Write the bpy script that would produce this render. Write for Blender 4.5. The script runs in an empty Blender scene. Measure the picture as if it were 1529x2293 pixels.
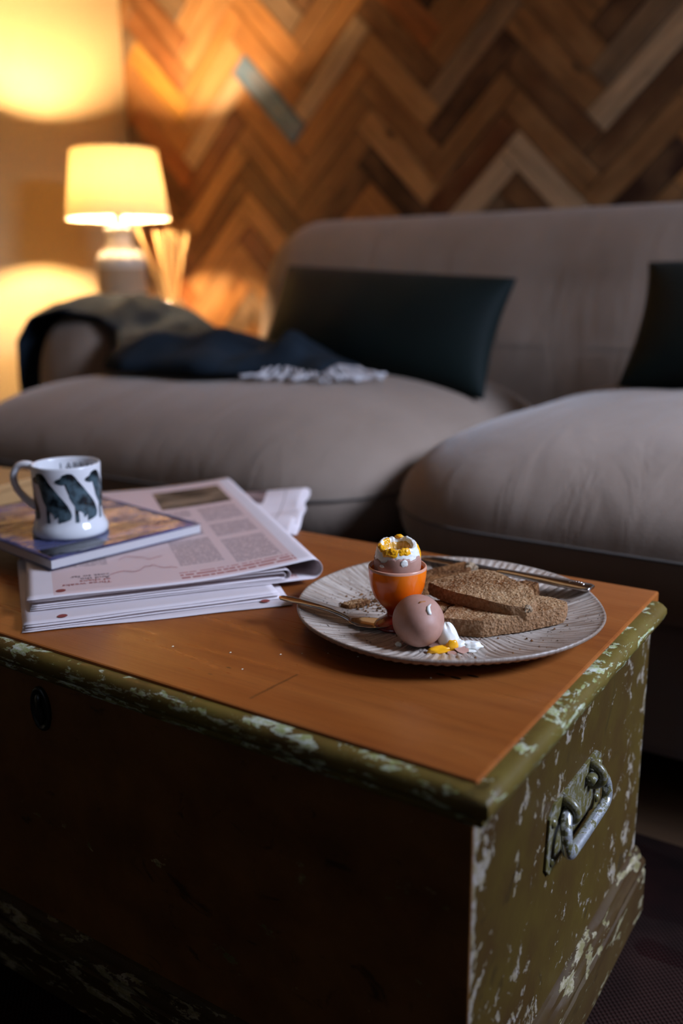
import bpy, math, random
from mathutils import Vector, Matrix, noise
random.seed(7)
PI = math.pi
sc = bpy.context.scene
COL = sc.collection

# ---------------------------------------------------------------- camera, world, light, exposure
CAM_Z = 0.665
pitch, yaw, roll = math.radians(14.2), math.radians(33.45), math.radians(-0.59)
F = Vector((-math.sin(yaw)*math.cos(pitch), math.cos(yaw)*math.cos(pitch), -math.sin(pitch)))
R0 = Vector((math.cos(yaw), math.sin(yaw), 0)); U0 = R0.cross(F)
Rv = R0*math.cos(roll) + U0*math.sin(roll); Uv = U0*math.cos(roll) - R0*math.sin(roll)
cd = bpy.data.cameras.new('camera'); cam = bpy.data.objects.new('camera', cd); COL.objects.link(cam)
cam.matrix_world = Matrix(((Rv.x, Uv.x, -F.x, 0), (Rv.y, Uv.y, -F.y, 0), (Rv.z, Uv.z, -F.z, CAM_Z), (0, 0, 0, 1)))
cd.sensor_fit = 'VERTICAL'; cd.sensor_height = 36.0; cd.sensor_width = 24.0
cd.lens = 2046.0*36.0/2293.0
cd.dof.use_dof = True; cd.dof.focus_distance = 0.775; cd.dof.aperture_fstop = 2.6
cd.clip_start = 0.02
sc.camera = cam

wd = bpy.data.worlds.new('world'); sc.world = wd; wd.use_nodes = True
wd.node_tree.nodes['Background'].inputs[0].default_value = (0.55, 0.68, 0.95, 1)
wd.node_tree.nodes['Background'].inputs[1].default_value = 0.25

WALL_R = 1.25
# daylight through a two-sash window in the right-hand wall, out of frame
WIN = (0.80, 1.80, 0.85, 1.95)          # y0, y1, z0, z1 of the opening
l = bpy.data.lights.new('daylight_and_fill', 'AREA'); l.shape = 'RECTANGLE'; l.size = 2.4; l.size_y = 1.6   # open sky above the houses outside
l.energy = 1020; l.color = (0.62, 0.73, 1.0)
lo_ = bpy.data.objects.new('daylight_and_fill', l); COL.objects.link(lo_)
lo_.location = (3.20, 1.50, 3.05)
lo_.rotation_euler = (Vector((WALL_R, 1.25, 1.42))-Vector(lo_.location)).to_track_quat('-Z', 'Y').to_euler()

# invented window behind the camera, added as weak fill for camera-facing surfaces
FILL_WIN = (-0.85, 0.05, 1.0, 1.95)         # x0, x1, z0, z1 of the added fill opening in the front wall
l2 = bpy.data.lights.new('daylight_and_fill', 'AREA'); l2.shape = 'RECTANGLE'; l2.size = 0.9; l2.size_y = 0.95; l2.energy = 3.0; l2.color = (0.70, 0.80, 1.0)  # added fill lamp, no known source on this side
l2o = bpy.data.objects.new('daylight_and_fill', l2); COL.objects.link(l2o); l2o.location = (-0.40, -1.86, 1.475); l2o.rotation_euler = (PI/2, 0, 0)

vs = sc.view_settings
vs.view_transform = 'Standard'; vs.look = 'None'; vs.gamma = 1.0; vs.use_curve_mapping = False
vs.exposure = 0.0
LAMP_EMIT = 3600.0

# ---------------------------------------------------------------- helpers
def lin(c):
    return tuple((v/255/12.92) if v/255 <= 0.04045 else ((v/255+0.055)/1.055)**2.4 for v in c) + (1.0,)

class Mat:
    """tiny node-graph helper"""
    def __init__(s, name, rough=0.6, spec=0.4, color=None):
        s.m = bpy.data.materials.new(name); s.m.use_nodes = True
        s.t = s.m.node_tree; s.b = s.t.nodes['Principled BSDF']
        s.b.inputs['Roughness'].default_value = rough
        s.b.inputs['Specular IOR Level'].default_value = spec
        if color: s.b.inputs['Base Color'].default_value = color
        s._oc = None
    def n(s, typ, **kw):
        x = s.t.nodes.new(typ)
        for k, v in kw.items(): setattr(x, k, v)
        return x
    def put(s, sock, v):
        if hasattr(v, 'is_output') or isinstance(v, bpy.types.NodeSocket): s.t.links.new(v, sock)
        else: sock.default_value = v
    def coord(s, which='Object'):
        if s._oc is None: s._oc = s.n('ShaderNodeTexCoord')
        return s._oc.outputs[which]
    def mapping(s, vec, scale=(1, 1, 1), loc=(0, 0, 0), rot=(0, 0, 0)):
        x = s.n('ShaderNodeMapping'); s.put(x.inputs[0], vec); s.put(x.inputs[1], loc)
        x.inputs[2].default_value = rot; x.inputs[3].default_value = scale
        return x.outputs[0]
    def noise(s, vec, scale=5, detail=4, rough=0.55, dist=0.0):
        x = s.n('ShaderNodeTexNoise'); s.put(x.inputs['Vector'], vec)
        x.inputs['Scale'].default_value = scale; x.inputs['Detail'].default_value = detail
        x.inputs['Roughness'].default_value = rough; x.inputs['Distortion'].default_value = dist
        return x.outputs[0]
    def voronoi(s, vec, scale=5, feature='F1', out=0):
        x = s.n('ShaderNodeTexVoronoi', feature=feature); s.put(x.inputs['Vector'], vec); x.inputs['Scale'].default_value = scale
        return x.outputs[out]
    def ramp(s, fac, stops, interp='LINEAR'):
        x = s.n('ShaderNodeValToRGB'); s.put(x.inputs[0], fac); cr = x.color_ramp; cr.interpolation = interp
        while len(cr.elements) < len(stops): cr.elements.new(0.5)
        for e, (p, c) in zip(cr.elements, stops):
            e.position = p; e.color = c if isinstance(c, tuple) else (c, c, c, 1)
        return x.outputs[0]
    def math(s, op, a, b=0.0, clamp=False):
        x = s.n('ShaderNodeMath', operation=op, use_clamp=clamp); s.put(x.inputs[0], a); s.put(x.inputs[1], b)
        return x.outputs[0]
    def mix(s, fac, a, b, mode='MIX'):
        x = s.n('ShaderNodeMix', data_type='RGBA', blend_type=mode)
        s.put(x.inputs[0], fac); s.put(x.inputs[6], a); s.put(x.inputs[7], b)
        return x.outputs[2]
    def xyz(s, vec):
        x = s.n('ShaderNodeSeparateXYZ'); s.put(x.inputs[0], vec); return x.outputs
    def rect(s, X, Y, x0, x1, y0, y1):
        a = s.math('MULTIPLY', s.math('GREATER_THAN', X, x0), s.math('LESS_THAN', X, x1))
        b = s.math('MULTIPLY', s.math('GREATER_THAN', Y, y0), s.math('LESS_THAN', Y, y1))
        return s.math('MULTIPLY', a, b)
    def base(s, v): s.put(s.b.inputs['Base Color'], v)
    def rough(s, v): s.put(s.b.inputs['Roughness'], v)
    def bump(s, h, strength=0.3, dist=0.001):
        x = s.n('ShaderNodeBump'); x.inputs['Strength'].default_value = strength; x.inputs['Distance'].default_value = dist
        s.put(x.inputs['Height'], h); s.t.links.new(x.outputs[0], s.b.inputs['Normal'])

def tag(o, label=None, cat=None, group=None, kind=None):
    if label: o['label'] = label
    if cat: o['category'] = cat
    if group: o['group'] = group
    if kind: o['kind'] = kind
    return o

def thing(name, label, cat, loc, group=None):
    o = bpy.data.objects.new(name, None); COL.objects.link(o); o.location = loc; o.empty_display_size = 0.05
    return tag(o, label, cat, group)

def link(name, me, mat, parent=None, loc=(0, 0, 0)):
    o = bpy.data.objects.new(name, me); COL.objects.link(o); o.location = loc
    if mat is not None and not me.materials: me.materials.append(mat.m if isinstance(mat, Mat) else mat)
    if parent: o.parent = parent
    return o

def build(name, V, Fc, mat, parent=None, origin=None, smooth=False, bevel=0, auto=None):
    """V in world coordinates; origin at bottom centre unless given; parents are unrotated"""
    V = [Vector(v) for v in V]
    if origin is None:
        lo = [min(v[i] for v in V) for i in range(3)]; hi = [max(v[i] for v in V) for i in range(3)]
        origin = Vector(((lo[0]+hi[0])/2, (lo[1]+hi[1])/2, lo[2]))
    origin = Vector(origin)
    me = bpy.data.meshes.new(name); me.from_pydata([v-origin for v in V], [], Fc); me.update()
    if smooth: me.polygons.foreach_set('use_smooth', [True]*len(me.polygons))
    pl = wloc(parent) if parent else Vector((0, 0, 0))
    o = link(name, me, mat, parent, origin-pl)
    if bevel:
        b = o.modifiers.new('bevel', 'BEVEL'); b.width = bevel; b.segments = 2; b.limit_method = 'ANGLE'
    return o

def wloc(o):
    v = Vector(o.location)
    while o.parent: o = o.parent; v += Vector(o.location)
    return v

class MB:
    def __init__(s): s.V = []; s.F = []
    def add(s, V, Fc):
        n = len(s.V); s.V += [Vector(v) for v in V]; s.F += [tuple(i+n for i in f) for f in Fc]; return s
    def box(s, x0, x1, y0, y1, z0, z1):
        V = [(x, y, z) for z in (z0, z1) for y in (y0, y1) for x in (x0, x1)]
        return s.add(V, [(0, 2, 3, 1), (4, 5, 7, 6), (0, 1, 5, 4), (2, 6, 7, 3), (0, 4, 6, 2), (1, 3, 7, 5)])
    def lathe(s, prof, c=(0, 0, 0), n=48, fn=None, closed=False):
        """prof: list of (r,z); fn(r,z,a)->(r,z) optional"""
        c = Vector(c); V = []; Fc = []; m = len(prof)
        for i in range(n):
            a = 2*PI*i/n
            for r, z in prof:
                if fn: r, z = fn(r, z, a)
                V.append(c+Vector((r*math.cos(a), r*math.sin(a), z)))
        for i in range(n):
            j = (i+1) % n
            for k in range(m-1 if not closed else m):
                k2 = (k+1) % m
                if prof[k][0] == 0 and prof[k2][0] == 0: continue
                Fc.append((i*m+k, j*m+k, j*m+k2, i*m+k2))
        return s.add(V, Fc)
    def tube(s, path, rad, n=8, cap=True, squash=None):
        path = [Vector(p) for p in path]; V = []; Fc = []; N = len(path)
        up = Vector((0, 0, 1)); t0 = (path[1]-path[0]).normalized()
        if abs(t0.dot(up)) > 0.9: up = Vector((1, 0, 0))
        nrm = (up-t0*up.dot(t0)).normalized()
        for i, p in enumerate(path):
            t = (path[min(i+1, N-1)]-path[max(i-1, 0)]).normalized()
            nrm = (nrm-t*nrm.dot(t)).normalized(); bn = t.cross(nrm)
            r = rad[i] if isinstance(rad, (list, tuple)) else rad
            for k in range(n):
                a = 2*PI*k/n
                V.append(p+nrm*math.cos(a)*r*(squash or 1)+bn*math.sin(a)*r)
        for i in range(N-1):
            for k in range(n):
                k2 = (k+1) % n
                Fc.append((i*n+k, i*n+k2, (i+1)*n+k2, (i+1)*n+k))
        if cap: Fc += [tuple(reversed(range(n))), tuple((N-1)*n+k for k in range(n))]
        return s.add(V, Fc)
    def sweep(s, sections, cap=True, loop=False):
        """sections: list of equally long closed vertex rings"""
        n = len(sections[0]); V = [v for sec in sections for v in sec]; Fc = []; N = len(sections)
        for i in range(N-1 if not loop else N):
            i2 = (i+1) % N
            for k in range(n):
                k2 = (k+1) % n
                Fc.append((i*n+k, i*n+k2, i2*n+k2, i2*n+k))
        if cap and not loop: Fc += [tuple(reversed(range(n))), tuple((N-1)*n+k for k in range(n))]
        return s.add(V, Fc)
    def grid(s, fn, nu, nv):
        V = [fn(i/(nu-1), j/(nv-1)) for i in range(nu) for j in range(nv)]
        return s.add(V, [(i*nv+j, (i+1)*nv+j, (i+1)*nv+j+1, i*nv+j+1) for i in range(nu-1) for j in range(nv-1)])
    def obj(s, name, mat, parent=None, **kw): return build(name, s.V, s.F, mat, parent, **kw)

def catmull(pts, n):
    pts = [Vector(p) for p in pts]; out = []; m = len(pts)
    for i in range(m-1):
        p0, p1, p2, p3 = pts[max(i-1, 0)], pts[i], pts[i+1], pts[min(i+2, m-1)]
        for k in range(n):
            t = k/n
            out.append(0.5*((2*p1)+(p2-p0)*t+(2*p0-5*p1+4*p2-p3)*t*t+(3*p1-p0-3*p2+p3)*t**3))
    out.append(pts[-1]); return out

def text_mesh(body, size, spacing=1.0):
    cu = bpy.data.curves.new('lettering', 'FONT'); cu.body = body; cu.size = size; cu.space_line = spacing; cu.resolution_u = 2
    o = bpy.data.objects.new('lettering', cu); COL.objects.link(o)
    dg = bpy.context.evaluated_depsgraph_get(); me = bpy.data.meshes.new_from_object(o.evaluated_get(dg))
    bpy.data.objects.remove(o); bpy.data.curves.remove(cu)
    return me

def ns(p, f=1.0): return noise.noise(Vector(p)*f)

# ---------------------------------------------------------------- materials
# wall planks: tone per plank from object colour, grain along local x
wood = Mat('plank_wood', 0.5, 0.35)
oi = wood.n('ShaderNodeObjectInfo')
off = wood.n('ShaderNodeCombineXYZ'); rn = wood.math('MULTIPLY', oi.outputs['Random'], 37.0)
wood.put(off.inputs[0], rn); wood.put(off.inputs[2], wood.math('MULTIPLY', oi.outputs['Random'], 91.0))
wv = wood.mapping(wood.coord(), (1, 1, 1), off.outputs[0])
g1 = wood.noise(wood.mapping(wv, (3.5, 30, 45)), 1.6, 6, 0.6, 0.6)
g2 = wood.noise(wood.mapping(wv, (9, 30, 16)), 1.0, 3)
kn = wood.voronoi(wood.mapping(wv, (5.5, 1, 13)), 1.0)
knm = wood.ramp(kn, [(0.0, 1.0), (0.07, 1.0), (0.14, 0.0)])
knm = wood.math('MULTIPLY', knm, wood.ramp(wood.noise(wood.mapping(wv, (3, 1, 3)), 1.0, 1), [(0.5, 0.0), (0.56, 0.85)]))
c = wood.mix(wood.ramp(g1, [(0.3, 0.0), (0.7, 1.0)]), oi.outputs['Color'], wood.mix(0.55, oi.outputs['Color'], (0.03, 0.012, 0.004, 1)))
c = wood.mix(wood.ramp(g2, [(0.45, 0.0), (0.75, 0.5)]), c, wood.mix(0.28, c, (0.9, 0.50, 0.2, 1)))
c = wood.mix(knm, c, (0.012, 0.006, 0.003, 1))
wood.base(c); wood.bump(g1, 0.25, 0.001); wood.rough(wood.ramp(g2, [(0.3, 0.42), (0.7, 0.6)]))

cream = Mat('cream_wall_paint', 0.6, 0.3)
cream.base(cream.mix(cream.noise(cream.coord(), 2.5, 3), (0.61, 0.46, 0.25, 1), (0.65, 0.49, 0.27, 1)))
cream.bump(cream.noise(cream.coord(), 180, 3), 0.08, 0.001)
plaster = Mat('grey_plaster', 0.8, 0.2, (0.20, 0.19, 0.19, 1))
plaster.bump(plaster.noise(plaster.coord(), 120, 3), 0.1, 0.001)
ceilm = Mat('ceiling_paint', 0.85, 0.2, (0.74, 0.70, 0.64, 1))
backing = Mat('wall_backing', 0.9, 0.1, (0.02, 0.013, 0.008, 1))
whitep = Mat('window_paint', 0.4, 0.4, (0.7, 0.7, 0.7, 1))
floorm = Mat('floor_boards', 0.45, 0.3)
fv = floorm.mapping(floorm.coord(), (1, 9, 1))
floorm.base(floorm.mix(floorm.noise(fv, 3, 6), (0.035, 0.02, 0.011, 1), (0.09, 0.05, 0.026, 1)))

glass = bpy.data.materials.new('window_glass'); glass.use_nodes = True
gt = glass.node_tree; gt.nodes.remove(gt.nodes['Principled BSDF'])
ga = gt.nodes.new('ShaderNodeBsdfTransparent'); gb = gt.nodes.new('ShaderNodeBsdfGlossy'); gb.inputs['Roughness'].default_value = 0.02
gm = gt.nodes.new('ShaderNodeMixShader'); gm.inputs[0].default_value = 0.06
gt.links.new(ga.outputs[0], gm.inputs[1]); gt.links.new(gb.outputs[0], gm.inputs[2])
gt.links.new(gm.outputs[0], gt.nodes['Material Output'].inputs[0])

def fabric(name, c1, c2, sheen=0.3, sc1=7, weave=700, rough=0.85, wrinkle=0.0):
    m = Mat(name, rough, 0.15)
    m.base(m.mix(m.ramp(m.noise(m.coord(), sc1, 4), [(0.3, 0.0), (0.7, 1.0)]), c1, c2))
    m.b.inputs['Sheen Weight'].default_value = sheen; m.b.inputs['Sheen Roughness'].default_value = 0.4
    h = m.noise(m.coord(), weave, 2)
    if wrinkle:
        w = m.noise(m.mapping(m.coord(), (9, 3, 2.2)), 2.0, 3, 0.5, 0.8)
        h = m.math('ADD', m.math('MULTIPLY', h, 0.12), m.math('MULTIPLY', w, wrinkle))
    m.bump(h, 0.5 if wrinkle else 0.35, 0.009 if wrinkle else 0.001)
    return m
sofa_m = fabric('taupe_linen', (0.20, 0.148, 0.112, 1), (0.24, 0.182, 0.142, 1), 0.25, 5, 600, 0.85, 1.0)
base_m = fabric('grey_base_linen', (0.22, 0.22, 0.26, 1), (0.26, 0.26, 0.30, 1), 0.2)
velvet = fabric('dark_green_velvet', (0.0012, 0.0046, 0.0042, 1), (0.002, 0.0075, 0.0068, 1), 0.03, 9, 400, 0.7)
woolm = Mat('charcoal_wool', 0.95, 0.02)
wx = woolm.xyz(woolm.coord())
wn = woolm.noise(woolm.coord(), 6, 3)
wc = woolm.mix(woolm.ramp(wn, [(0.35, 0.0), (0.65, 1.0)]), (0.010, 0.0145, 0.020, 1), (0.019, 0.028, 0.039, 1))
stripe = woolm.math('GREATER_THAN', woolm.math('SINE', woolm.math('MULTIPLY', wx[0], 46.0)), 0.72)
wc = woolm.mix(woolm.math('MULTIPLY', stripe, 0.25), wc, (0.016, 0.013, 0.007, 1))
woolm.base(wc); woolm.b.inputs['Sheen Weight'].default_value = 0.02; woolm.b.inputs['Sheen Tint'].default_value = (0.5, 0.6, 0.75, 1)
woolm.bump(woolm.noise(woolm.coord(), 320, 3), 0.5, 0.002)
fringe_m = Mat('pale_wool_fringe', 0.9, 0.1, (0.48, 0.46, 0.47, 1))

def paint(name, base, base2, chip, thr, scale, rough=0.4, chip2=None, fine=1.0, cluster=0.0, arris=None):
    """old chipped paint: base coat, scattered chips down to primer, dark scuffs"""
    m = Mat(name, rough, 0.18); v = m.coord()
    sv = m.mapping(v, scale)
    a = m.noise(sv, 9*fine, 9, 0.68, 0.4); b = m.noise(sv, 34*fine, 6, 0.7)
    k = m.math('ADD', m.math('MULTIPLY', a, 0.72), m.math('MULTIPLY', b, 0.28))
    if cluster: k = m.math('ADD', k, m.math('MULTIPLY', m.math('SUBTRACT', m.noise(v, 7, 3), 0.5), cluster))
    if arris:   # worn edges
        e = m.math('ABSOLUTE', m.xyz(v)[arris[0]])
        k = m.math('ADD', k, m.ramp(m.math('MULTIPLY', e, 2.0), [((arris[1]-0.012)*2, 0.0), ((arris[1]-0.002)*2, 0.09)]))
    chipm = m.ramp(k, [(thr, 0.0), (thr+0.012, 1.0)])
    c = m.mix(m.ramp(m.noise(v, 14, 5, 0.6), [(0.35, 0.0), (0.68, 1.0)]), base, base2)
    dk = m.ramp(m.noise(m.mapping(v, scale), 22, 6, 0.65, 1.0), [(0.60, 0.0), (0.70, 0.65)])
    c = m.mix(dk, c, (0.016, 0.009, 0.004, 1))
    chipc = m.mix(m.ramp(b, [(0.4, 0.0), (0.6, 1.0)]), chip, chip2 or chip)
    c = m.mix(chipm, c, chipc); m.base(c)
    m.rough(m.mix(chipm, (rough,)*3+(1,), (0.75,)*3+(1,)))
    h = m.math('ADD', m.math('MULTIPLY', chipm, -0.6), m.math('MULTIPLY', m.noise(v, 90, 4), 0.5))
    m.bump(h, 0.55, 0.0012)
    return m
end_paint = paint('olive_chipped_paint', (0.056, 0.034, 0.0055, 1), (0.040, 0.019, 0.0045, 1), (0.25, 0.215, 0.185, 1), 0.562, (1.0, 0.85, 0.8), 0.5, (0.15, 0.115, 0.06, 1), 5.2, 0.24, (1, 0.2056))
rim_paint = paint('olive_worn_rim_paint', (0.125, 0.090, 0.018, 1), (0.08, 0.046, 0.012, 1), (0.50, 0.52, 0.44, 1), 0.538, (0.42, 0.42, 1.7), 0.4, (0.24, 0.26, 0.09, 1), 9.0, 0.25)
front_paint = paint('brown_scuffed_paint', (0.16, 0.066, 0.018, 1), (0.09, 0.035, 0.011, 1), (0.55, 0.40, 0.20, 1), 0.606, (1.0, 1.0, 1.5), 0.45, (0.12, 0.10, 0.03, 1), 1.1)
plinth_paint = paint('plinth_worn_paint', (0.045, 0.026, 0.007, 1), (0.034, 0.016, 0.005, 1), (0.26, 0.22, 0.15, 1), 0.548, (0.45, 0.45, 2.0), 0.5, (0.12, 0.10, 0.04, 1), 4.5, 0.2)

MARKS = ((0.4205, -0.0805, 0.0045, 0.0020), (0.4335, -0.0800, 0.0050, 0.0022), (0.4435, -0.0700, 0.0060, 0.0020))
SCRATCH = ((0.3205, -0.1940), (0.3255, -0.1400))
topw = Mat('varnished_pine_top', 0.3, 0.36)
tv = topw.mapping(topw.coord(), (1.6, 22, 22))
t1 = topw.noise(tv, 2.4, 8, 0.62, 0.5); t2 = topw.noise(topw.mapping(topw.coord(), (2.2, 9, 4)), 1.6, 4, 0.55, 0.8)
tc = topw.mix(topw.ramp(t1, [(0.32, 0.0), (0.68, 1.0)]), (0.27, 0.078, 0.015, 1), (0.19, 0.048, 0.009, 1))
tc = topw.mix(topw.ramp(t2, [(0.40, 0.0), (0.72, 0.55)]), tc, (0.34, 0.115, 0.026, 1))
fine = topw.noise(topw.mapping(topw.coord(), (14, 420, 30)), 1.0, 4, 0.7)
tc = topw.mix(topw.ramp(fine, [(0.52, 0.0), (0.78, 0.5)]), tc, (0.11, 0.032, 0.008, 1))
mk = topw.ramp(topw.voronoi(topw.mapping(topw.coord(), (26, 60, 1)), 1.0), [(0.05, 0.9), (0.09, 0.0)])
mk = topw.math('MULTIPLY', mk, topw.ramp(topw.noise(topw.coord(), 11, 2), [(0.56, 0.0), (0.62, 1.0)]))
tc = topw.mix(mk, tc, (0.03, 0.012, 0.005, 1))
tX, tY = topw.xyz(topw.coord())[:2]; jn = topw.math('MULTIPLY', topw.math('SUBTRACT', topw.noise(topw.coord(), 160, 3), 0.5), 0.010)
for qx, qy, qa, qb in MARKS:     # small dark burns in the varnish
    dx = topw.math('MULTIPLY', topw.math('SUBTRACT', tX, qx), 1/qa); dy = topw.math('MULTIPLY', topw.math('SUBTRACT', tY, qy), 1/qb)
    dd_ = topw.math('ADD', topw.math('ADD', topw.math('MULTIPLY', dx, dx), topw.math('MULTIPLY', dy, dy)), topw.math('MULTIPLY', jn, 120.0))
    tc = topw.mix(topw.math('LESS_THAN', dd_, 0.8), tc, (0.022, 0.009, 0.004, 1))
# one long scratch across the grain
(sx0, sy0), (sx1, sy1) = SCRATCH; sl = math.hypot(sx1-sx0, sy1-sy0); ca, sa = (sx1-sx0)/sl, (sy1-sy0)/sl
al = topw.math('ADD', topw.math('MULTIPLY', topw.math('SUBTRACT', tX, sx0), ca), topw.math('MULTIPLY', topw.math('SUBTRACT', tY, sy0), sa))
ac = topw.math('SUBTRACT', topw.math('MULTIPLY', topw.math('SUBTRACT', tY, sy0), ca), topw.math('MULTIPLY', topw.math('SUBTRACT', tX, sx0), sa))
scm = topw.rect(al, topw.math('ADD', ac, topw.math('MULTIPLY', jn, 0.25)), 0.0, sl, -0.0012, 0.0012)
tc = topw.mix(topw.math('MULTIPLY', scm, 0.6), tc, (0.05, 0.018, 0.006, 1)); topw.base(tc)
topw.rough(topw.ramp(t1, [(0.3, 0.24), (0.7, 0.38)])); topw.bump(topw.math('ADD', fine, topw.math('MULTIPLY', t1, 0.6)), 0.16, 0.0006)

iron = Mat('painted_iron', 0.33, 0.5)
im = iron.ramp(iron.noise(iron.coord(), 160, 5, 0.7), [(0.50, 0.0), (0.56, 1.0)])
iron.base(iron.mix(im, (0.085, 0.07, 0.02, 1), (0.16, 0.15, 0.12, 1))); iron.bump(iron.noise(iron.coord(), 260, 3), 0.35, 0.0008)
worn_iron = Mat('worn_iron_bail', 0.3, 0.5)
wm = worn_iron.ramp(worn_iron.noise(worn_iron.coord(), 120, 6, 0.7), [(0.46, 0.0), (0.52, 1.0)])
worn_iron.base(worn_iron.mix(wm, (0.09, 0.08, 0.03, 1), (0.72, 0.74, 0.76, 1)))
worn_iron.put(worn_iron.b.inputs['Metallic'], worn_iron.math('MULTIPLY', wm, 0.85))
worn_iron.bump(worn_iron.noise(worn_iron.coord(), 240, 3), 0.4, 0.0006)
black_iron = Mat('black_iron', 0.38, 0.5, (0.012, 0.010, 0.008, 1)); black_iron.bump(black_iron.noise(black_iron.coord(), 200, 3), 0.4, 0.0008)

def plain(name, col, rough=0.5, spec=0.5, metal=0.0, bump=None):
    m = Mat(name, rough, spec, col); m.b.inputs['Metallic'].default_value = metal
    if bump: m.bump(m.noise(m.coord(), bump[0], 4), bump[1], bump[2])
    return m
steel = plain('cutlery_steel', (0.55, 0.52, 0.50, 1), 0.17, 0.5, 1.0, (400, 0.06, 0.0004))
ceramic = plain('mug_white_glaze', (0.70, 0.69, 0.70, 1), 0.12, 0.5)
ink = Mat('dog_print', 0.2, 0.5)
ink.base(ink.mix(ink.ramp(ink.noise(ink.coord(), 75, 3), [(0.42, 0.0), (0.62, 1.0)]), (0.006, 0.009, 0.011, 1), (0.075, 0.12, 0.14, 1)))
letter = plain('print_black', (0.03, 0.03, 0.04, 1), 0.3)
letter_red = plain('print_red', (0.30, 0.045, 0.035, 1), 0.8, 0.1)
letter_dark = plain('print_dark', (0.07, 0.055, 0.06, 1), 0.8, 0.1)
spot_red = plain('print_spot_red', (0.25, 0.06, 0.05, 1), 0.8, 0.1)

orange = Mat('orange_glaze', 0.14, 0.5)
oz = orange.xyz(orange.coord())[2]
orange.base(orange.ramp(orange.math('MULTIPLY', oz, 18.0), [(0.10, (0.16, 0.006, 0.004, 1)), (0.34, (0.30, 0.016, 0.004, 1)), (0.62, (0.78, 0.115, 0.003, 1)), (1.0, (0.92, 0.20, 0.006, 1))]))
rimglaze = plain('cup_rim_glaze', (0.62, 0.30, 0.20, 1), 0.2, 0.5)
shellm = Mat('brown_eggshell', 0.5, 0.35)
shellm.base(shellm.mix(shellm.ramp(shellm.noise(shellm.coord(), 70, 5, 0.6), [(0.35, 0.0), (0.7, 1.0)]), (0.38, 0.195, 0.14, 1), (0.46, 0.255, 0.195, 1)))
shellm.bump(shellm.noise(shellm.coord(), 900, 2), 0.12, 0.0003)
whitem = plain('egg_white', (0.80, 0.79, 0.72, 1), 0.25, 0.5, 0, (160, 0.25, 0.001))
whitem.b.inputs['Subsurface Weight'].default_value = 0.25; whitem.b.inputs['Subsurface Radius'].default_value = (0.006, 0.005, 0.003)
yolkm = plain('egg_yolk', (0.88, 0.40, 0.010, 1), 0.22, 0.5, 0, (260, 0.3, 0.001))
yolk_in = plain('egg_yolk_hollow', (0.62, 0.33, 0.05, 1), 0.3, 0.5, 0, (220, 0.4, 0.001))
stain = plain('dried_yolk_smear', (0.36, 0.13, 0.03, 1), 0.35, 0.4)

platem = Mat('stoneware_plate', 0.33, 0.5)
px_ = platem.xyz(platem.coord())
ang = platem.math('ARCTAN2', px_[1], px_[0])
rad = platem.math('SQRT', platem.math('ADD', platem.math('MULTIPLY', px_[0], px_[0]), platem.math('MULTIPLY', px_[1], px_[1])))
comb = platem.n('ShaderNodeCombineXYZ'); platem.put(comb.inputs[0], platem.math('MULTIPLY', ang, 44.0)); platem.put(comb.inputs[1], platem.math('MULTIPLY', rad, 22.0))
ps = platem.noise(comb.outputs[0], 1.0, 6, 0.65)
pc = platem.mix(platem.ramp(ps, [(0.36, 0.0), (0.60, 1.0)]), (0.23, 0.165, 0.12, 1), (0.54, 0.47, 0.40, 1))
sp = platem.ramp(platem.noise(platem.mapping(platem.coord(), (1, 1, 0.2)), 330, 3, 0.6), [(0.62, 0.0), (0.68, 0.9)])
pc = platem.mix(sp, pc, (0.04, 0.022, 0.014, 1))
pb = platem.ramp(platem.noise(platem.coord(), 16, 4), [(0.5, 0.0), (0.75, 0.3)])
pc = platem.mix(pb, pc, (0.24, 0.17, 0.12, 1))
edge = platem.ramp(platem.math('MULTIPLY', rad, 1.0), [(0.1325, 0.0), (0.1355, 0.75)])
pc = platem.mix(edge, pc, (0.17, 0.11, 0.075, 1)); platem.base(pc)
platem.bump(platem.math('ADD', ps, platem.math('MULTIPLY', sp, -0.5)), 0.35, 0.0008)

def toastm(name, dark, light, pale, thr=0.5):
    m = Mat(name, 0.9, 0.1)
    a = m.noise(m.coord(), 26, 5, 0.6); b = m.noise(m.coord(), 330, 5, 0.7)
    c = m.mix(m.ramp(a, [(thr-0.12, 0.0), (thr+0.16, 1.0)]), dark, light)
    c = m.mix(m.ramp(b, [(0.48, 0.0), (0.66, 0.7)]), c, pale)
    c = m.mix(m.ramp(b, [(0.28, 0.75), (0.42, 0.0)]), c, (0.035, 0.013, 0.005, 1))
    m.base(c); m.bump(m.math('ADD', b, m.math('MULTIPLY', m.voronoi(m.coord(), 420), 0.8)), 0.9, 0.0016)
    return m
toast_top = toastm('toasted_face', (0.17, 0.062, 0.017, 1), (0.42, 0.25, 0.12, 1), (0.54, 0.38, 0.22, 1))
toast_side = toastm('toast_crust', (0.18, 0.085, 0.036, 1), (0.31, 0.165, 0.078, 1), (0.40, 0.25, 0.14, 1))
toast_dark = toastm('toast_dark_face', (0.08, 0.028, 0.009, 1), (0.24, 0.105, 0.036, 1), (0.34, 0.18, 0.08, 1))
crumb_in = toastm('torn_crumb', (0.24, 0.16, 0.09, 1), (0.38, 0.28, 0.18, 1), (0.50, 0.42, 0.32, 1))

paper_edge = Mat('paper_edges', 0.85, 0.15)
pz = paper_edge.xyz(paper_edge.coord())[2]
paper_edge.base(paper_edge.mix(paper_edge.ramp(paper_edge.math('FRACT', paper_edge.math('MULTIPLY', pz, 900.0)), [(0.3, 0.0), (0.6, 1.0)]), (0.36, 0.34, 0.35, 1), (0.58, 0.55, 0.55, 1)))


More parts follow.
